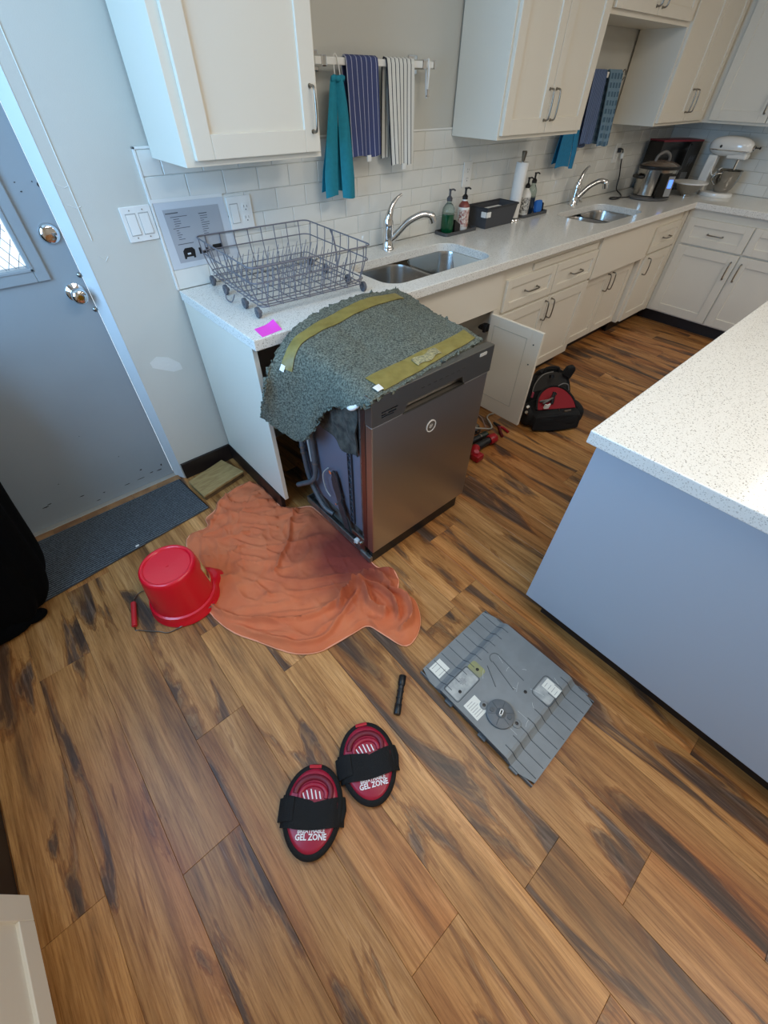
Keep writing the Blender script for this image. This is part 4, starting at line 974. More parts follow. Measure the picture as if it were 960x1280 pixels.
# ================================================================ FLOOR OBJECTS
def mat_material():
    m = bpy.data.materials.new('ribbed_carpet'); m.use_nodes = True; nt = m.node_tree; N = nt.nodes; L = nt.links; b = N['Principled BSDF']
    tc = N.new('ShaderNodeTexCoord'); w = N.new('ShaderNodeTexWave'); w.bands_direction = 'Y'; w.inputs['Scale'].default_value = 26; w.inputs['Distortion'].default_value = 2.5; w.inputs['Detail Scale'].default_value = 12; L.new(tc.outputs['Object'], w.inputs[0])
    n = N.new('ShaderNodeTexNoise'); n.inputs['Scale'].default_value = 260; L.new(tc.outputs['Object'], n.inputs[0])
    n.inputs['Detail'].default_value = 3; mq = N.new('ShaderNodeMapping'); mq.inputs['Scale'].default_value = (.35, 1, 1); L.new(tc.outputs['Object'], mq.inputs[0]); L.new(mq.outputs[0], n.inputs[0])
    ml = N.new('ShaderNodeMath'); ml.operation = 'MULTIPLY'; L.new(w.outputs[1], ml.inputs[0]); L.new(n.outputs[0], ml.inputs[1])
    rp_ = N.new('ShaderNodeValToRGB'); rp_.color_ramp.elements[0].position = .12; rp_.color_ramp.elements[0].color = lin('#1e2226'); rp_.color_ramp.elements[1].position = .48; rp_.color_ramp.elements[1].color = lin('#6c7378')
    L.new(ml.outputs[0], rp_.inputs[0]); L.new(rp_.outputs[0], b.inputs['Base Color']); b.inputs['Roughness'].default_value = .95
    bp = N.new('ShaderNodeBump'); bp.inputs['Strength'].default_value = .8; bp.inputs['Distance'].default_value = .004; L.new(ml.outputs[0], bp.inputs['Height']); L.new(bp.outputs[0], b.inputs['Normal']); return m
dm = root('door_mat', 'charcoal ribbed rectangular mat in front of the grey door', 'mat', (-.68, -.15, 0))
M().prism([(-1.23, -.395), (-.292, -.305), (-.322, .030), (-1.235, -.005)], .0005, .007).done('carpet', mat_material(), dm)
M().tube([(-1.23, -.395, .004), (-.290, -.305, .004)], .0035, 6).tube([(-.290, -.305, .004), (-.320, .030, .004)], .0035, 6).tube([(-.320, .030, .004), (-1.235, -.005, .004)], .0035, 6).done('edging', BLACK, dm)
sc = M().box(-.665, -.333, .0075, -.650, -.324, .0095); tag(sc.done('paper_scrap', WHITEP), 'tiny white paper scrap on the charcoal mat', 'paper')
# board
bd_ = root('wooden_board', 'short raised pale wooden board in the corner beside the mat', 'board', (-.16, -.15, 0))
bdm = mat('pale_board', '#8e7246', .5, var=(16, .6, '#b59a66'), stretch=(1, 6, 1), bump=(60, .3))
M().prism([(-.281, -.252), (-.295, -.090), (-.075, -.034), (-.026, -.204)], .026, .040).done('top_board', bdm, bd_, bevel=.003)
M().prism([(-.275, -.245), (-.288, -.092), (-.079, -.040), (-.031, -.200)], .0005, .0255).done('under_board', mat('under_board', '#6e5638', .6, var=(20, .5)), bd_, bevel=.002)

# ---------------------------------------------------------------- towel
def towel_material():
    m = bpy.data.materials.new('terracotta_terry'); m.use_nodes = True; nt = m.node_tree; N = nt.nodes; L = nt.links; b = N['Principled BSDF']
    tc = N.new('ShaderNodeTexCoord'); g = N.new('ShaderNodeNewGeometry')
    n = N.new('ShaderNodeTexNoise'); n.inputs['Scale'].default_value = 9; n.inputs['Detail'].default_value = 6; L.new(g.outputs['Position'], n.inputs[0])
    d = N.new('ShaderNodeVectorMath'); d.operation = 'DISTANCE'; d.inputs[1].default_value = (.10, -1.02, 0); L.new(g.outputs['Position'], d.inputs[0])
    mp = N.new('ShaderNodeMath'); mp.operation = 'MULTIPLY_ADD'; mp.inputs[1].default_value = .16; L.new(n.outputs[0], mp.inputs[0]); L.new(d.outputs['Value'], mp.inputs[2])
    r = N.new('ShaderNodeValToRGB'); r.color_ramp.elements[0].position = .20; r.color_ramp.elements[0].color = (1, 1, 1, 1); r.color_ramp.elements[1].position = .44; r.color_ramp.elements[1].color = (0, 0, 0, 1); L.new(mp.outputs[0], r.inputs[0])
    mx0 = N.new('ShaderNodeMix'); mx0.data_type = 'RGBA'; mx0.inputs[6].default_value = lin('#cc6640'); mx0.inputs[7].default_value = lin('#df8456'); L.new(n.outputs[0], mx0.inputs[0])
    mx = N.new('ShaderNodeMix'); mx.data_type = 'RGBA'; L.new(r.outputs[0], mx.inputs[0]); L.new(mx0.outputs[2], mx.inputs[6]); mx.inputs[7].default_value = lin('#7e3328')
    n2 = N.new('ShaderNodeTexNoise'); n2.inputs['Scale'].default_value = 420; L.new(g.outputs['Position'], n2.inputs[0])
    bp = N.new('ShaderNodeBump'); bp.inputs['Strength'].default_value = .9; bp.inputs['Distance'].default_value = .004; L.new(n2.outputs[0], bp.inputs['Height']); L.new(bp.outputs[0], b.inputs['Normal'])
    L.new(mx.outputs[2], b.inputs['Base Color']); b.inputs['Roughness'].default_value = .95; return m
OUT = [(-.030,-.268),(-.105,-.262),(-.165,-.275),(-.235,-.300),(-.270,-.345),(-.335,-.372),(-.355,-.430),(-.455,-.430),(-.505,-.560),(-.540,-.700),(-.556,-.878),(-.528,-1.022),(-.470,-1.130),(-.396,-1.258),(-.320,-1.320),(-.242,-1.339),(-.160,-1.350),(-.097,-1.364),(-.075,-1.430),(-.045,-1.524),(.010,-1.530),(.072,-1.496),(.115,-1.440),(.132,-1.387),(.105,-1.330),(.150,-1.280),(.170,-1.215),(.135,-1.185),(.122,-1.15),(.128,-1.05),(.128,-.85),(.122,-.70),(.112,-.640),(.045,-.60),(-.005,-.53),(-.005,-.42),(-.008,-.33)]
RID = [([(-.02,-.29),(-.20,-.30),(-.30,-.40),(-.345,-.45)], .014, .020), ([(-.178,-.267),(-.19,-.36),(-.12,-.44),(.0,-.50),(.06,-.58)], .022, .016),
 ([(-.30,-.40),(-.22,-.44),(-.14,-.54),(-.08,-.60),(.02,-.64)], .018, .018), ([(.04,-.62),(-.03,-.68),(-.10,-.78),(-.17,-.83),(-.25,-.90)], .020, .016),
 ([(-.54,-.86),(-.52,-.93),(-.46,-1.02),(-.36,-1.11),(-.25,-1.18),(-.12,-1.20),(-.02,-1.18)], .026, .020), ([(-.48,-1.08),(-.36,-1.24),(-.27,-1.29),(-.18,-1.27),(-.09,-1.24),(.0,-1.20)], .020, .022),
 ([(-.13,-1.22),(-.06,-1.18),(.0,-1.22),(-.03,-1.30),(-.01,-1.37)], .045, .022), ([(.08,-1.30),(.11,-1.37),(.06,-1.46),(-.01,-1.47)], .036, .022), ([(-.03,-1.18),(.04,-1.24),(.06,-1.34),(.02,-1.42)], .040, .018),
 ([(-.44,-.46),(-.38,-.53),(-.30,-.58),(-.22,-.60)], .016, .016), ([(.05,-1.16),(.09,-1.20),(.10,-1.28)], .030, .022), ([(-.46,-.60),(-.36,-.66),(-.28,-.66)], .014, .014), ([(-.40,-.48),(-.30,-.50),(-.20,-.55),(-.10,-.66)], .012, .014),
 ([(-.50,-.72),(-.40,-.80),(-.34,-.90),(-.33,-.98)], .012, .020), ([(-.20,-.44),(-.10,-.50),(-.02,-.56)], .016, .012), ([(-.05,-.40),(-.14,-.42)], .012, .016)]
def segd(p, a, b_):
    ax, ay = a; bx2, by2 = b_; dx, dy = bx2-ax, by2-ay; t = max(0, min(1, ((p[0]-ax)*dx+(p[1]-ay)*dy)/(dx*dx+dy*dy))); return math.hypot(p[0]-ax-t*dx, p[1]-ay-t*dy)
RS = [([(q.x, q.y) for q in arc([(a, b_, 0) for a, b_ in pts], 3)], h, w) for pts, h, w in RID]
RB = [(min(q[0] for q in p)-w*2.2, max(q[0] for q in p)+w*2.2, min(q[1] for q in p)-w*2.2, max(q[1] for q in p)+w*2.2) for p, h, w in RS]
def th_(x, y):
    h = .004
    for (pts, a, w), bb_ in zip(RS, RB):
        if not (bb_[0] < x < bb_[1] and bb_[2] < y < bb_[3]): continue
        d = min(segd((x, y), p, q) for p, q in zip(pts, pts[1:]))
        if d < w*2.2: h += a*1.15*math.exp(-(d/(w*.42))**2)
    P = Vector((x, y, 0)); X_ = x*.8-y*.6; Y_ = x*.6+y*.8; wv = noise.noise(P*3)*1.2; q = 1-abs(noise.noise(Vector((X_*5+wv, Y_*14+wv, 1.7))))*2.6; q2 = 1-abs(noise.noise(Vector((X_*16+wv, Y_*9-wv, 7.7))))*3
    h += max(0, q-.1)**1.5*.018 + max(0, q2-.2)**1.5*.008 + noise.noise(P*20)*.004 + noise.noise(P*48)*.0022 + .004
    if x > .05 and -1.17 < y < -.58: h *= max(.28, 1-(x-.05)/.06)
    return max(h, .003)
oc = [(q.x, q.y) for q in arc([(a, b_, 0) for a, b_ in OUT+[OUT[0]]], 7)][:-1]
C0 = (-.16, -.86); C1 = (-.03, -1.18)
m = M(); NR = 100; n = len(oc); vs = []; fs = []
for j in range(NR+1):
    t = (j/NR)
    for (a, b_) in oc:
        f_ = t**.85; k = max(0, min(1, (-1.0-b_)/.45)); cx0, cy0 = C0[0]+(C1[0]-C0[0])*k*f_, C0[1]+(C1[1]-C0[1])*k*f_
        x_, y_ = C0[0]*(1-f_)+a*f_, C0[1]*(1-f_)+b_*f_
        if k > 0: # bend rays through the lower lobe
            mx2 = (C0[0]*(1-f_)**2 + 2*f_*(1-f_)*(C1[0]) + f_*f_*a); my2 = (C0[1]*(1-f_)**2 + 2*f_*(1-f_)*(C1[1]) + f_*f_*b_); x_ += (mx2-x_)*k; y_ += (my2-y_)*k
        z_ = th_(x_, y_)
        if t > .93: z_ = z_*(1-(t-.93)/.07*.72)+.002
        vs.append((x_, y_, z_+.001))
for j in range(NR):
    for i in range(n): fs.append((j*n+i, j*n+(i+1) % n, (j+1)*n+(i+1) % n, (j+1)*n+i))
base = len(vs)
vs += [(a, b_, .0008) for a, b_ in oc]; fs += [(NR*n+i, NR*n+(i+1) % n, base+(i+1) % n, base+i) for i in range(n)]
m.add(vs, fs); tw = m.done('floor_towel', towel_material(), smooth=80, weld=True)
M().tube([(a, b_, .0045) for a, b_ in oc[::2]], .0032, 6, True).done('hem', mat('hem_terracotta', '#e39a78', .9, bump=(300, .5)), tw, smooth=70)
tag(tw, 'crumpled terracotta terry towel spread on the floor, damp by the dishwasher', 'towel')

# ---------------------------------------------------------------- bucket
BX, BY = -.600, -.752
bk = root('bucket', 'red plastic bucket standing upside down beside the towel', 'bucket', (BX, BY, 0))
def bw_(r0, z0): return (r0, z0)
prof = [(.001, .236), (.085, .236), (.088, .240), (.092, .243), (.099, .242), (.104, .234), (.107, .215), (.122, .070), (.1235, .055), (.132, .052), (.134, .046), (.1345, .020), (.139, .016), (.139, .003), (.132, .001), (.128, .004), (.120, .060), (.100, .225), (.001, .228)]
vs = []; fs = []; nn = 56
for i, (r_, z_) in enumerate(prof):
    for k in range(nn):
        w = 2*PI*k/nn; rr_ = r_
        # pouring lip bulges out towards +x
        if z_ < .06:
            a = abs(math.atan2(math.sin(w-.12), math.cos(w-.12))); lip = max(0, 1-(a/.42)**2); rr_ += .040*lip*(1-max(0, z_-.03)/.03*.8 if z_ > .03 else 1)
        vs.append((BX+rr_*math.cos(w), BY+rr_*math.sin(w), z_+.0005))
for i in range(len(prof)-1):
    for k in range(nn): fs.append((i*nn+k, i*nn+(k+1) % nn, (i+1)*nn+(k+1) % nn, (i+1)*nn+k))
m = M(); m.add(vs, fs); m.done('bucket_body', REDP, bk, smooth=50, weld=True)
m = M().lathe([(.006, .236), (.006, .2385), (.001, .239)], (BX, BY, 0), 12); m.done('mould_nub', REDP, bk)
def cyl_patch(w0, w1, z0, z1, off):
    def f_(u, v):
        z = z0+(z1-z0)*v; r_ = .107+(.215-z)/(.145)*.015+off; w = w0+(w1-w0)*u; return (BX+r_*math.cos(w), BY+r_*math.sin(w), z)
    return f_
M().sheet(cyl_patch(-.50, .10, .085, .185, .0008), 12, 3, .0004).done('label', mat('bucket_label', '#d9cf9a', .4, var=(38, 1, '#b58f2a')), bk)
M().sheet(cyl_patch(-.45, .05, .100, .13, .0016), 10, 2, .0004).done('label_print', mat('label_dark', '#3d3a38', .5, var=(60, .8, '#b8402a')), bk)
wr2 = arc([(BX+.137*math.cos(2.2), BY+.137*math.sin(2.2), .030), (-.735, -.600, .010), (-.765, -.610, .006), (-.777, -.628, .006), (-.815, -.752, .006), (-.805, -.775, .005), (-.750, -.83, .005), (-.70, -.868, .006), (BX+.137*math.cos(-1.0), BY-.010+.137*math.sin(-1.0), .030)], 5)
M().tube(wr2, .0022, 6).done('wire_handle', NICKEL, bk, smooth=60)
M().tube([(-.779, -.634, .011), (-.813, -.748, .011)], .0105, 12).done('grip', mat('grip_red', '#c2252b', .4), bk, smooth=40, bevel=.002)
for w in (2.2, -1.0): M().tube([(BX+.136*math.cos(w), BY+.136*math.sin(w), .030), (BX+.143*math.cos(w), BY+.143*math.sin(w), .030)], .007, 10).done('handle_boss', REDP, bk)

# ---------------------------------------------------------------- dark garment at the left edge
gt = root('draped_garment', 'black fabric garment hanging in folds to the floor by the mat', 'clothing', (-1.16, -.30, 0))
SEC = [(.0085, -1.045, -.475, 1.0), (.05, -1.01, -.475, 1.0), (.12, -.975, -.465, 1), (.25, -.955, -.455, .97), (.42, -.935, -.445, .94), (.60, -.905, -.44, .9), (.78, -.89, -.43, .88), (.95, -.90, -.41, .85), (1.05, -.96, -.37, .8)]
vs = []; fs = []; nn = 60
for i, (z, xm, ym, s_) in enumerate(SEC):
    for k in range(nn):
        w = 2*PI*k/nn; cx1, cy1 = (xm-1.335)/2, (ym-.06)/2; ax_, ay_ = (xm+1.335)/2, (-.06-ym)/2
        fold = 1+.05*math.sin(w*9+z*3)+.03*math.sin(w*17+z*6+1); fold = min(fold, 1.05) if math.cos(w) < -.5 else fold
        e = .75; cw, sw = math.cos(w), math.sin(w)
        vs.append((max(-1.338, cx1+ax_*math.copysign(abs(cw)**e, cw)*fold), min(-.02, cy1+ay_*math.copysign(abs(sw)**e, sw)*fold), z))
for i in range(len(SEC)-1):
    for k in range(nn): fs.append((i*nn+k, i*nn+(k+1) % nn, (i+1)*nn+(k+1) % nn, (i+1)*nn+k))
fs += [tuple(range(nn))[::-1], tuple((len(SEC)-1)*nn+k for k in range(nn))]
m = M(); m.add(vs, fs); m.done('cloth', mat('deep_black_cloth', '#040404', 1, bump=(200, .4), spec=.1), gt, smooth=80, sub=1)
M().ball((-1.100, -.448, .022), .045, .030, .022, 16, 8).done('hem_bunch', mat('deep_black_cloth', '#050506'), gt, smooth=80)
M().ball((-1.20, -.462, .026), .09, .04, .026, 16, 8).done('hem_bunch', mat('deep_black_cloth', '#050506'), gt, smooth=80)

# ---------------------------------------------------------------- flashlight
ft = root('flashlight', 'slim black flashlight lying on the floor near the grey plastic panel', 'flashlight', (-.188, -1.655, 0))
a, b_ = Vector((-.133, -1.610, .014)), Vector((-.242, -1.696, .0135)); d = (b_-a); FT = lambda t: a+d*t
M().tube([FT(0), FT(.01), FT(.22), FT(.26)], [.0125, .0135, .0135, .0115], 20).done('head', BLACK, ft, smooth=40)
M().tube([FT(.26), FT(.75)], [.0108, .0108], 20).done('barrel', mat('flash_body', '#131416', .35), ft, smooth=40)
M().tube([FT(.75), FT(.78), FT(.98), FT(1)], [.0110, .0125, .0125, .011], 20).done('tail_cap', BLACK, ft, smooth=40)
for t in (.24, .40, .58, .74): M().tube([FT(t), FT(t+.02)], .0128, 20).done('knurl_ring', mat('knurl', '#1e1f22', .5), ft)
M().box(-.004, -.004, 0, .004, .004, .003).xf(TR(*(FT(.33)+Vector((0, 0, .0095))))).done('switch', mat('rubber_grey', '#3a3b3e', .7), ft)

# ---------------------------------------------------------------- knee pads
CRIM = mat('crimson_shell', '#97102f', .38); CRIM2 = mat('crimson_groove', '#6a0b22', .5)
TXT = {}
def knee_pad(label, cx1, cy1, rz):
    r = root('knee_pad', label, 'knee pad', (cx1, cy1, 0), rz, 'pair of gel knee pads')
    def oval(t, sx, sy, q=0):   # egg shape, wide at the top (+y)
        return (sx*math.cos(t)*(1+.06*math.sin(t)), sy*math.sin(t))
    n = 48
    def loft(name, rings, mt, **k):
        vs = []; fs = []
        for sx, sy, z in rings:
            for i in range(n): p = oval(2*PI*i/n, sx, sy); vs.append((p[0], p[1], z))
        for j in range(len(rings)-1):
            for i in range(n): fs.append((j*n+i, j*n+(i+1) % n, (j+1)*n+(i+1) % n, (j+1)*n+i))
        fs += [tuple(range(n))[::-1], tuple((len(rings)-1)*n+i for i in range(n))]
        m = M(); m.add(vs, fs); return m.done(name, mt, r, world=False, smooth=60, **k)
    loft('foam_base', [(.080, .110, 0), (.090, .120, .006), (.092, .122, .020), (.087, .117, .030), (.079, .110, .032)], BLACKF)
    sh = loft('shell', [(.078, .107, .030), (.076, .105, .035), (.067, .096, .038), (.02, .03, .040)], CRIM)
    # raised horseshoe ridge at the top and a groove inside
    hr = M().tube([(.054*math.cos(w), .040+.042*math.sin(w), .037) for w in [(-.15+1.3*k/16)*PI*.87 for k in range(17)]], .0095, 8); tag(hr.done('groove', CRIM2, sh, world=False, smooth=60), 'dark recessed horseshoe')
    hr = M().tube([(.040*math.cos(w), .034+.028*math.sin(w), .0385) for w in [(-.1+1.2*k/16)*PI for k in range(17)]], .0075, 8); hr.done('ridge', CRIM, sh, world=False, smooth=60)
    WHT = mat('white_print', '#e6dfdf', .5); sl = M()
    for k in range(5): x = -.026+.012*k; sl.prism([(x, .024), (x+.004, .024), (x-.006+.001*k, .050-.003*abs(k-2)), (x-.0095+.001*k, .050-.003*abs(k-2))], .0400, .0412)
    sl.done('print_slash', WHT, sh, world=False)
    M().tube([(-.02, .112, .030), (.018, .112, .030)], .006, 8).done('top_tab', mat('red_tab', '#b3202e', .4), sh, world=False)
    tx = TXT.get('a') or TXT.setdefault('a', text_mesh('GEL ZONE', .0165)); t2 = TXT.get('b') or TXT.setdefault('b', text_mesh('BREATHABLE', .0118))
    for src, yy in ((tx, -.0680), (t2, -.0535)):
        m = M(); m.add(src.v, src.f); m.xf(TR(.004, yy, .0405) @ Matrix.Scale(1.15, 4, (1, 0, 0)) @ Matrix.Scale(1.25, 4, (0, 1, 0))); m.done('lettering', WHT, sh, world=False)
    # wide strap wrapped over the middle
    def strap(u, v):
        x = -.096+.193*u; y0_ = -.042-.010*math.sin(u*PI); y1_ = .018+.022*abs(u-.5)*2-.006*(u > .5)
        y = y0_+(y1_-y0_)*v; z = .047*(1-abs(2*u-1)**4.5)+.004+.003*math.sin(u*9+v*3)*(1-abs(2*u-1))
        return (x, y, z)
    M().sheet(strap, 32, 8, .004).done('strap', BLACKF, r, world=False, smooth=60)
    def s2(u, v):
        x = (-.104+.05*u) ; return (x, -.030+.060*v, .050-.040*(1-u)**2 if 1 else 0)
    M().sheet(s2, 8, 4, .006).done('strap_fold', BLACKF, r, world=False, smooth=60)
    M().tube([(.085, -.03, .012), (.092, 0, .014), (.088, .028, .012)], .011, 8).done('strap_edge', BLACKF, r, world=False, smooth=60)
    return r
knee_pad('crimson and black knee pad lying closer to the camera', -.621, -1.729, math.radians(-41))
knee_pad('crimson and black knee pad nearer the grey plastic panel', -.413, -1.743, math.radians(-28))

# ---------------------------------------------------------------- grey plastic panel
PG = mat('panel_grey', '#7a7f80', .5, var=(14, .14), bump=(90, .15)); PD = mat('panel_grey_dark', '#62676a', .5, var=(20, .2)); PR = mat('panel_groove', '#4e5356', .6)
gp = root('plastic_base_panel', 'grey moulded plastic panel with round hub lying on the floor', 'panel', (.125, -1.887, 0), math.radians(.6))
# local: x -.20..+.20 , y +.247 (far) .. -.247 ; flanges at both y ends
def top_(y, x=0):   # profile height along y
    if y > .165: return .020
    if y > .145: return .020+.020*(.165-y)/.02
    if y < -.165: return .020
    if y < -.145: return .020+.020*(y+.165)/.02
    return .040
pf = [(.247, .003), (.247, .020), (.165, .020), (.145, .040), (-.145, .040), (-.165, .020), (-.247, .020), (-.247, .003)]
def outline(y):
    return (.197 if abs(y) < .20 else .197-(abs(y)-.20)*.35)
vs = []; fs = []; ysn = [.247, .205, .165, .145, .06, -.06, -.145, -.165, -.205, -.247]; xs = [-1, -.5, 0, .5, 1]
m = M().sheet(lambda u, v: ((2*u-1)*outline(.247-.494*v), .247-.494*v, top_(.247-.494*v)), 8, 50, -.0035); 
sdk = M()
m.done('panel_body', PG, gp, world=False)
rb = M().prism([(.247, 0), (.247, .0165), (-.247, .0165), (-.247, 0)], -.194, -.190, 'x').prism([(.247, 0), (.247, .0165), (.160, .0165), (.142, .0365), (-.142, .0365), (-.160, .0165), (-.247, .0165), (-.247, 0)], .190, .194, 'x').prism([(.142, 0), (.142, .0365), (-.142, .0365), (-.142, 0)], -.194, -.190, 'x').box(-.18, .243, 0, .18, .247, .0165).box(-.18, -.247, 0, .18, -.243, .0165)
rb.done('side_skirt', PD, gp, world=False)
for s in (1, -1):
    for k in range(9):
        x = -.168+.042*k; g_ = M()
        g_.tube([(x, s*.242, .0205), (x, s*.168, .0205), (x, s*.146, .0405), (x, s*.118, .0408)], .0014, 5); g_.done('rib', PR, gp, world=False)
for (x, y) in ((-.1965, .10), (-.1965, -.05), (-.1965, -.18)): M().box(x-.008, y-.016, .006, x+.004, y+.016, .016).done('clip_tab', PD, gp, world=False, bevel=.002)
for (x, y) in ((.1965, .17), (.1965, .08), (.1965, -.06), (.1965, -.2)): M().box(x-.004, y-.02, .010, x+.006, y+.02, .020).done('clip_tab', PD, gp, world=False, bevel=.002)
HX, HY = -.105, -.048
M().lathe([(.046, .039), (.048, .041), (.048, .050), (.045, .052), (.012, .0525), (.001, .0525)], (HX, HY, 0), 40).done('hub_disc', PD, gp, world=False, smooth=40)
hb_ = bpy.data.objects[gp.children[-1].name]
M().lathe([(.0165, .0525), (.017, .0535), (.0155, .0545), (.001, .0545)], (HX, HY, 0), 24).done('hub_ring', PR, hb_, world=False)
for k in range(6):
    w = k*PI/3+.3; M().tube([(HX+.017*math.cos(w), HY+.017*math.sin(w), .0526), (HX+.044*math.cos(w), HY+.044*math.sin(w), .0522)], .001, 5).done('spoke', PR, hb_, world=False)
for s in (-1, 1):
    M().lathe([(.008, .0525), (.008, .055), (.004, .0555), (.001, .0545)], (HX+s*.012, HY+s*-.028, 0), 14).done('screw', PR, hb_, world=False, smooth=40)
    M().lathe([(.015, .040), (.015, .043), (.0135, .044), (.0065, .044), (.006, .041), (.001, .041)], (HX+s*.018, HY-s*.056, 0), 20).done('screw_lug', PG, gp, world=False, smooth=40)
    M().lathe([(.006, .0442), (.001, .0446)], (HX+s*.018, HY-s*.056, 0), 12).done('lug_hole', BLACK, gp, world=False)
cn = M().box(-.011, -.0055, .0545, .011, -.003, .064).box(-.011, .003, .0545, .011, .0055, .064).box(-.011, -.0055, .0545, -.0085, .0055, .064).box(.0085, -.0055, .0545, .011, .0055, .064)
cn.xf(TR(HX, HY, 0) @ rot('Z', math.radians(18))); cn.done('connector', WHITEP, hb_, world=False)
def groove(pts, name='groove_line', z=.0402, closed=True): M().tube([(a, b_, z) for a, b_ in pts], .0015, 5, closed).done(name, PR, gp, world=False)
groove(rrect(-.190+.005, .075, -.060, .142, .008)); groove(rrect(.04, -.150, .135, -.075, .014))
groove([(-.04, .02), (.0, .09)] , closed=False)
uu = [( .0, -.03), (.028, .085)] + [(.045+.020*math.cos(w), .088+.020*math.sin(w)) for w in [PI-PI*k/8 for k in range(9)]] + [(.055, -.035)]
groove(uu, closed=False)
M().prism(rrect(-.181, .079, -.064, .138, .007), .0400, .0406).done('recess_plate', mat('plate_scuffed', '#8a8f8e', .5, var=(30, .7, '#b9bab4')), gp, world=False)
M().prism(rrect(-.062, .079, -.02, .138, .01), .0400, .0405).done('recess_plate', mat('plate_stained', '#7b7c68', .5, var=(20, .7, '#8f9154')), gp, world=False)
M().prism(rrect(.045, -.145, .130, -.080, .012), .0400, .0405).done('recess_plate', mat('plate_scuffed', '#8a8f8e'), gp, world=False)
gv = M()
for i in range(-3, 4):
    for j in range(-3, 4):
        if i*i+j*j < 10: gv.lathe([(.0013, .0406), (.0013, .0409)], (-.115+i*.0042, .113+j*.0042, 0), 6)
tag(gv.done('grille_hole', PR, gp, world=False), None, kind='stuff')
for (x, y) in ((-.150, .095), (-.040, .105), (.025, -.062)): M().lathe([(.006, .0404), (.006, .042), (.003, .0425), (.001, .0415)], (x, y, 0), 12).done('screw', BLACK, gp, world=False)
ST = mat('sticker', '#d6d6cc', .5)
def sticker(x, y, w, h, z, a=0, lines=5, lab=None):
    T_ = TR(x, y, z) @ rot('Z', a); o = M().box(-w/2, -h/2, 0, w/2, h/2, .0006).xf(T_).done('sticker', ST, gp, world=False)
    l = M()
    for k in range(lines): l.box(-w*.38, h*.34-k*h*.68/max(1, lines-1)-.0006, .0006, w*(.1+.25*((k*7) % 3)/3), h*.34-k*h*.68/max(1, lines-1)+.0006, .0009)
    l.xf(T_).done('sticker_print', mat('print_grey', '#5c5f62', .4), o, world=False)
sticker(-.135, .206, .058, .052, .0202, 0, 3); sticker(-.150, .022, .058, .064, .0402, math.radians(-2), 6); sticker(.108, -.118, .040, .060, .0408, 0, 4)
# dusty scrapes
scp = M(); rn = random.Random(9)
for k in range(16):
    x, y = rn.uniform(-.12, .18), rn.uniform(-.13, .13); a = rn.uniform(0, PI); l_ = rn.uniform(.006, .02)
    if math.hypot(x-HX, y-HY) < .06: continue
    scp.tube([(x-l_*math.cos(a), y-l_*math.sin(a), .0400), (x, y+.002, .0402), (x+l_*math.cos(a), y+l_*math.sin(a), .0400)], .0007, 4)
tag(scp.done('scrape', mat('scrape_pale', '#b5b8b4', .8), gp, world=False), None, kind='stuff')

# ---------------------------------------------------------------- tool bag
tb = root('tool_bag', 'black open tool backpack with red lining before the drawer cabinet', 'bag', (1.755, -1.00, 0), math.radians(-33))
BF = mat('bag_black', '#0a0a0b', .85, bump=(250, .6)); BG_ = mat('bag_grey_panel', '#3a3733', .8, bump=(250, .6)); RL = mat('bag_red_lining', '#8c0c1c', .8, bump=(200, .4))
m = M().ball((0, .0, .062), .172, .125, .062, 28, 14, .55); m.done('base', BF, tb, world=False, smooth=70)
# back panel, leaning back
def bpf(u, v):
    w = .150*(1-.32*v**3); x = (2*u-1)*w; z = .09+.205*v - .03*abs(2*u-1)**3*v; y = .060+.060*v+.020*math.cos((2*u-1)*1.4)
    return (x, y, z)
M().sheet(bpf, 16, 14, .04).done('back_panel', BF, tb, world=False, smooth=60, bevel=.008)
M().sheet(lambda u, v: (lambda p: (p[0], p[1]-.006, p[2]))(bpf(.10+.80*u, .42+.50*v)), 14, 8, .003, flip=True).done('grey_panel', BG_, tb, world=False, smooth=60)
def lin_pt(w, f=1, o=0): return (.125*f*math.cos(w), -.055+.115*f*math.sin(w), .128+.085*f*math.sin(w)+o)
vs = [lin_pt(0, 0)]+[lin_pt(PI*k/24) for k in range(25)]; vs2 = [(a, b_+.004, c_-.006) for a, b_, c_ in vs]
M().add(vs+vs2, [(0, k+1, k+2) for k in range(24)]+[(26, k+28, k+27) for k in range(24)]).done('red_lining', RL, tb, world=False)
M().tube([lin_pt(PI*k/24, 1.06) for k in range(25)], .0065, 8).done('zip_edge', BF, tb, world=False, smooth=60)
m = M().sheet(lambda u, v: ((2*u-1)*.155, -.112-.02*math.cos((2*u-1)*1.5)+.014*v, .015+.105*v-.02*(2*u-1)**2*v), 16, 8, .03); m.done('front_pocket', BF, tb, world=False, smooth=60, bevel=.006)
for s in (-1, 1):
    M().ball((s*.168, .0, .065), .036, .075, .058, 16, 10, .7).done('side_pocket', BF, tb, world=False, smooth=60)
    M().tube(arc([(s*.085, .11, .30), (s*.10, .15, .24), (s*.12, .15, .12), (s*.14, .10, .03)], 4), .010, 8).done('shoulder_strap', BF, tb, world=False, smooth=60)
M().prism([(.062, .265), (.120, .235), (.142, .300), (.128, .325), (.088, .318)], .095, .135, 'y').done('corner_flap', BF, tb, world=False, bevel=.010)
M().tube(arc([(-.06, .12, .285), (-.045, .125, .312), (.025, .125, .312), (.04, .12, .285)], 5), .008, 8).done('top_handle', BF, tb, world=False, smooth=60)
M().tube(arc([(-.135, .05, .17), (-.125, .072, .23), (-.08, .09, .285), (-.01, .10, .298)], 5), .003, 6).done('piping', mat('piping_grey', '#76736f', .5), tb, world=False, smooth=60)
M().tube([(-.02, .088, .285), (-.018, .080, .268)], .016, 12).done('buckle', BLACK, tb, world=False)
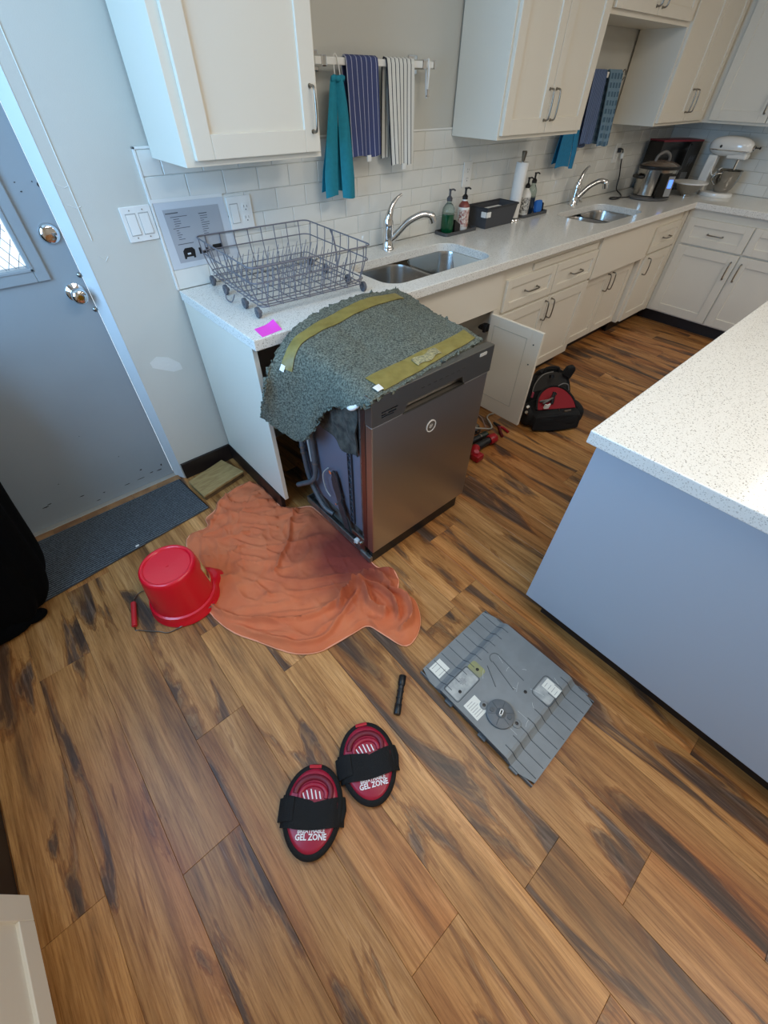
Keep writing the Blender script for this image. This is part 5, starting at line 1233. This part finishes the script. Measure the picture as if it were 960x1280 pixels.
M().tube(arc([(.03, .058, .220), (.07, .075, .225), (.105, .075, .215), (.118, .065, .18)], 4), .0035, 6).done('zip_cord', mat('piping_grey', '#76736f', .5), tb, world=False)
M().box(-.146, .03, .165, -.136, .04, .20).done('red_tag', mat('pink_tag', '#a8455a', .6), tb, world=False)
# tools inside and on the bag: things of their own
TBM = WM[tb.name]
def tool(name, label, cat, m, mt, extra=()):
    m.xf(TBM); r = tag(m.done(name, mt, smooth=40), label, cat); return r
tool('pliers', 'steel pliers in the mouth of the tool bag', 'tool', M().tube([(-.11, -.02, .165), (-.06, -.03, .178), (-.03, -.015, .182)], .007, 8).tube([(-.10, -.045, .165), (-.065, -.035, .176), (-.03, -.022, .186)], .006, 8), GALV)
tool('utility_blade', 'bright white-metal tool tip showing in the bag', 'tool', M().prism([(-.105, .150), (-.075, .150), (-.068, .180), (-.082, .172), (-.10, .178)], -.080, -.068, 'y'), WHITEP)
tool('screwdriver', 'dark screwdriver standing against the red lining', 'tool', M().tube([(-.03, -.03, .15), (-.02, .0, .215)], .010, 10).tube([(-.035, -.01, .19), (-.005, -.005, .205)], .006, 8), mat('tool_dark', '#24211e', .4))
tool('socket_bit', 'small steel socket clipped to the bag side, upper', 'tool', M().tube([(-.196, -.055, .150), (-.202, -.058, .160)], .010, 12), CHROME)
tool('socket_bit', 'small steel socket clipped to the bag side, lower', 'tool', M().tube([(-.200, -.065, .118), (-.208, -.069, .128)], .010, 12), CHROME)
tool('wrench', 'chrome wrench lying across the front pocket of the bag', 'tool', M().tube([(.0, -.135, .160), (.045, -.13, .162)], .005, 8).tube([(-.025, -.125, .160), (-.03, -.12, .172)], .004, 8), NICKEL)

# ---------------------------------------------------------------- tools on the floor behind the dishwasher
RT = mat('tool_red', '#9c1420', .35); TBK = mat('tool_black', '#17181a', .5)
t1 = root('power_tool', 'red and black cordless driver on the floor right of the dishwasher', 'tool', (1.17, -.92, 0))
M().tube([(1.13, -.905, .035), (1.22, -.905, .034), (1.245, -.908, .034)], [.024, .023, .022], 14).done('body', TBK, t1, smooth=40)
M().tube([(1.245, -.908, .034), (1.262, -.909, .034), (1.295, -.913, .034), (1.30, -.913, .034)], [.028, .031, .031, .026], 14).done('motor_cap', RT, t1, smooth=40)
M().tube([(1.13, -.905, .035), (1.09, -.925, .033), (1.065, -.955, .032)], [.025, .027, .022], 12).done('grip', RT, t1, smooth=50)
M().box(1.05, -.985, .003, 1.11, -.93, .045).done('battery', RT, t1, bevel=.008)
M().tube([(1.08, -.945, .045), (1.08, -.945, .058)], .016, 14).done('dial', mat('dial_pink', '#b65862', .5), t1, bevel=.003)
t2 = root('impact_driver', 'dark green-black driver lying behind the red one', 'tool', (1.24, -.82, 0))
M().tube([(1.14, -.835, .022), (1.24, -.842, .022)], .020, 12).done('body', TBK, t2, smooth=40)
M().tube([(1.245, -.842, .022), (1.30, -.848, .022)], .021, 12).done('sleeve', mat('tool_green', '#1f2a24', .4), t2, smooth=40)
M().tube([(1.24, -.842, .022), (1.246, -.842, .022)], .0215, 12).done('ring', NICKEL, t2)
M().tube([(1.30, -.848, .022), (1.304, -.848, .022)], .0215, 12).done('ring', mat('brass', '#a08a3c'), t2)
t3 = root('work_light', 'round steel lamp head lying beside the cable', 'lamp', (1.29, -.74, 0))
M().lathe([(.045, 0), (.050, .004), (.050, .014), (.042, .034), (.025, .048), (.001, .052)], (1.29, -.745, .001), 24).done('dome', mat('dome_steel', '#a9a59c', .2, 1), t3, smooth=60)
M().lathe([(.052, 0), (.054, .002), (.054, .010), (.050, .012)], (1.29, -.745, .001), 24).done('rim', TBK, t3, smooth=40)
cb = M().tube(arc([(1.54, -.720, .008), (1.50, -.712, .010), (1.465, -.725, .010), (1.44, -.76, .012), (1.405, -.808, .016), (1.37, -.825, .018), (1.30, -.80, .040), (1.24, -.775, .05), (1.17, -.74, .03), (1.12, -.70, .008)], 5), .0052, 8)
tag(cb.done('hose', mat('pale_hose', '#a9a59a', .4), smooth=60), 'pale grey hose looping over the steel lamp head', 'hose')
cb = M().tube(arc([(1.455, -.628, .006), (1.435, -.70, .010), (1.395, -.755, .014), (1.37, -.79, .012), (1.36, -.82, .006)], 5), .0035, 8)
tag(cb.done('cable', mat('pink_grey_cable', '#9a8078', .5), smooth=60), 'thin pinkish cable coming from under the sink', 'cable')
t4 = root('pliers', 'red-handled pliers with black jaws beside the open door', 'tool', (1.44, -.86, 0))
M().tube([(1.452, -.79, .012), (1.444, -.845, .012)], [.007, .012], 8).done('jaws', TBK, t4, smooth=50)
M().tube([(1.440, -.835, .012), (1.452, -.87, .011), (1.440, -.915, .010)], .009, 8).done('grip', RT, t4, smooth=50)
M().tube([(1.438, -.845, .012), (1.40, -.885, .011), (1.375, -.92, .010)], .009, 8).done('grip', mat('grip_dark_red', '#5e1018', .4), t4, smooth=50)

# ---------------------------------------------------------------- groups for repeated things
GR = {'wall_cabinet': 'white wall cabinets', 'kitchen_sink': 'sinks in the worktop', 'kitchen_faucet': 'chrome kitchen faucets', 'soap_bottle': 'soap bottles behind the sinks', 'hand_towel': 'folded towels on the bars',
      'hanging_cloth': 'cloths hanging by a loop', 'wall_outlet': 'white outlets on the tiles', 'towel_bar': 'towel bars on the tiled wall', 'tray': 'grey trays by the wall', 'sponge': 'sponges in the far tray', 'pliers': 'pliers', 'socket_bit': 'sockets clipped to the tool bag'}
for o in bpy.data.objects:
    if o.parent is None and 'label' in o and 'group' not in o:
        k = o.name.split('.')[0]
        if k in GR: o['group'] = GR[k]
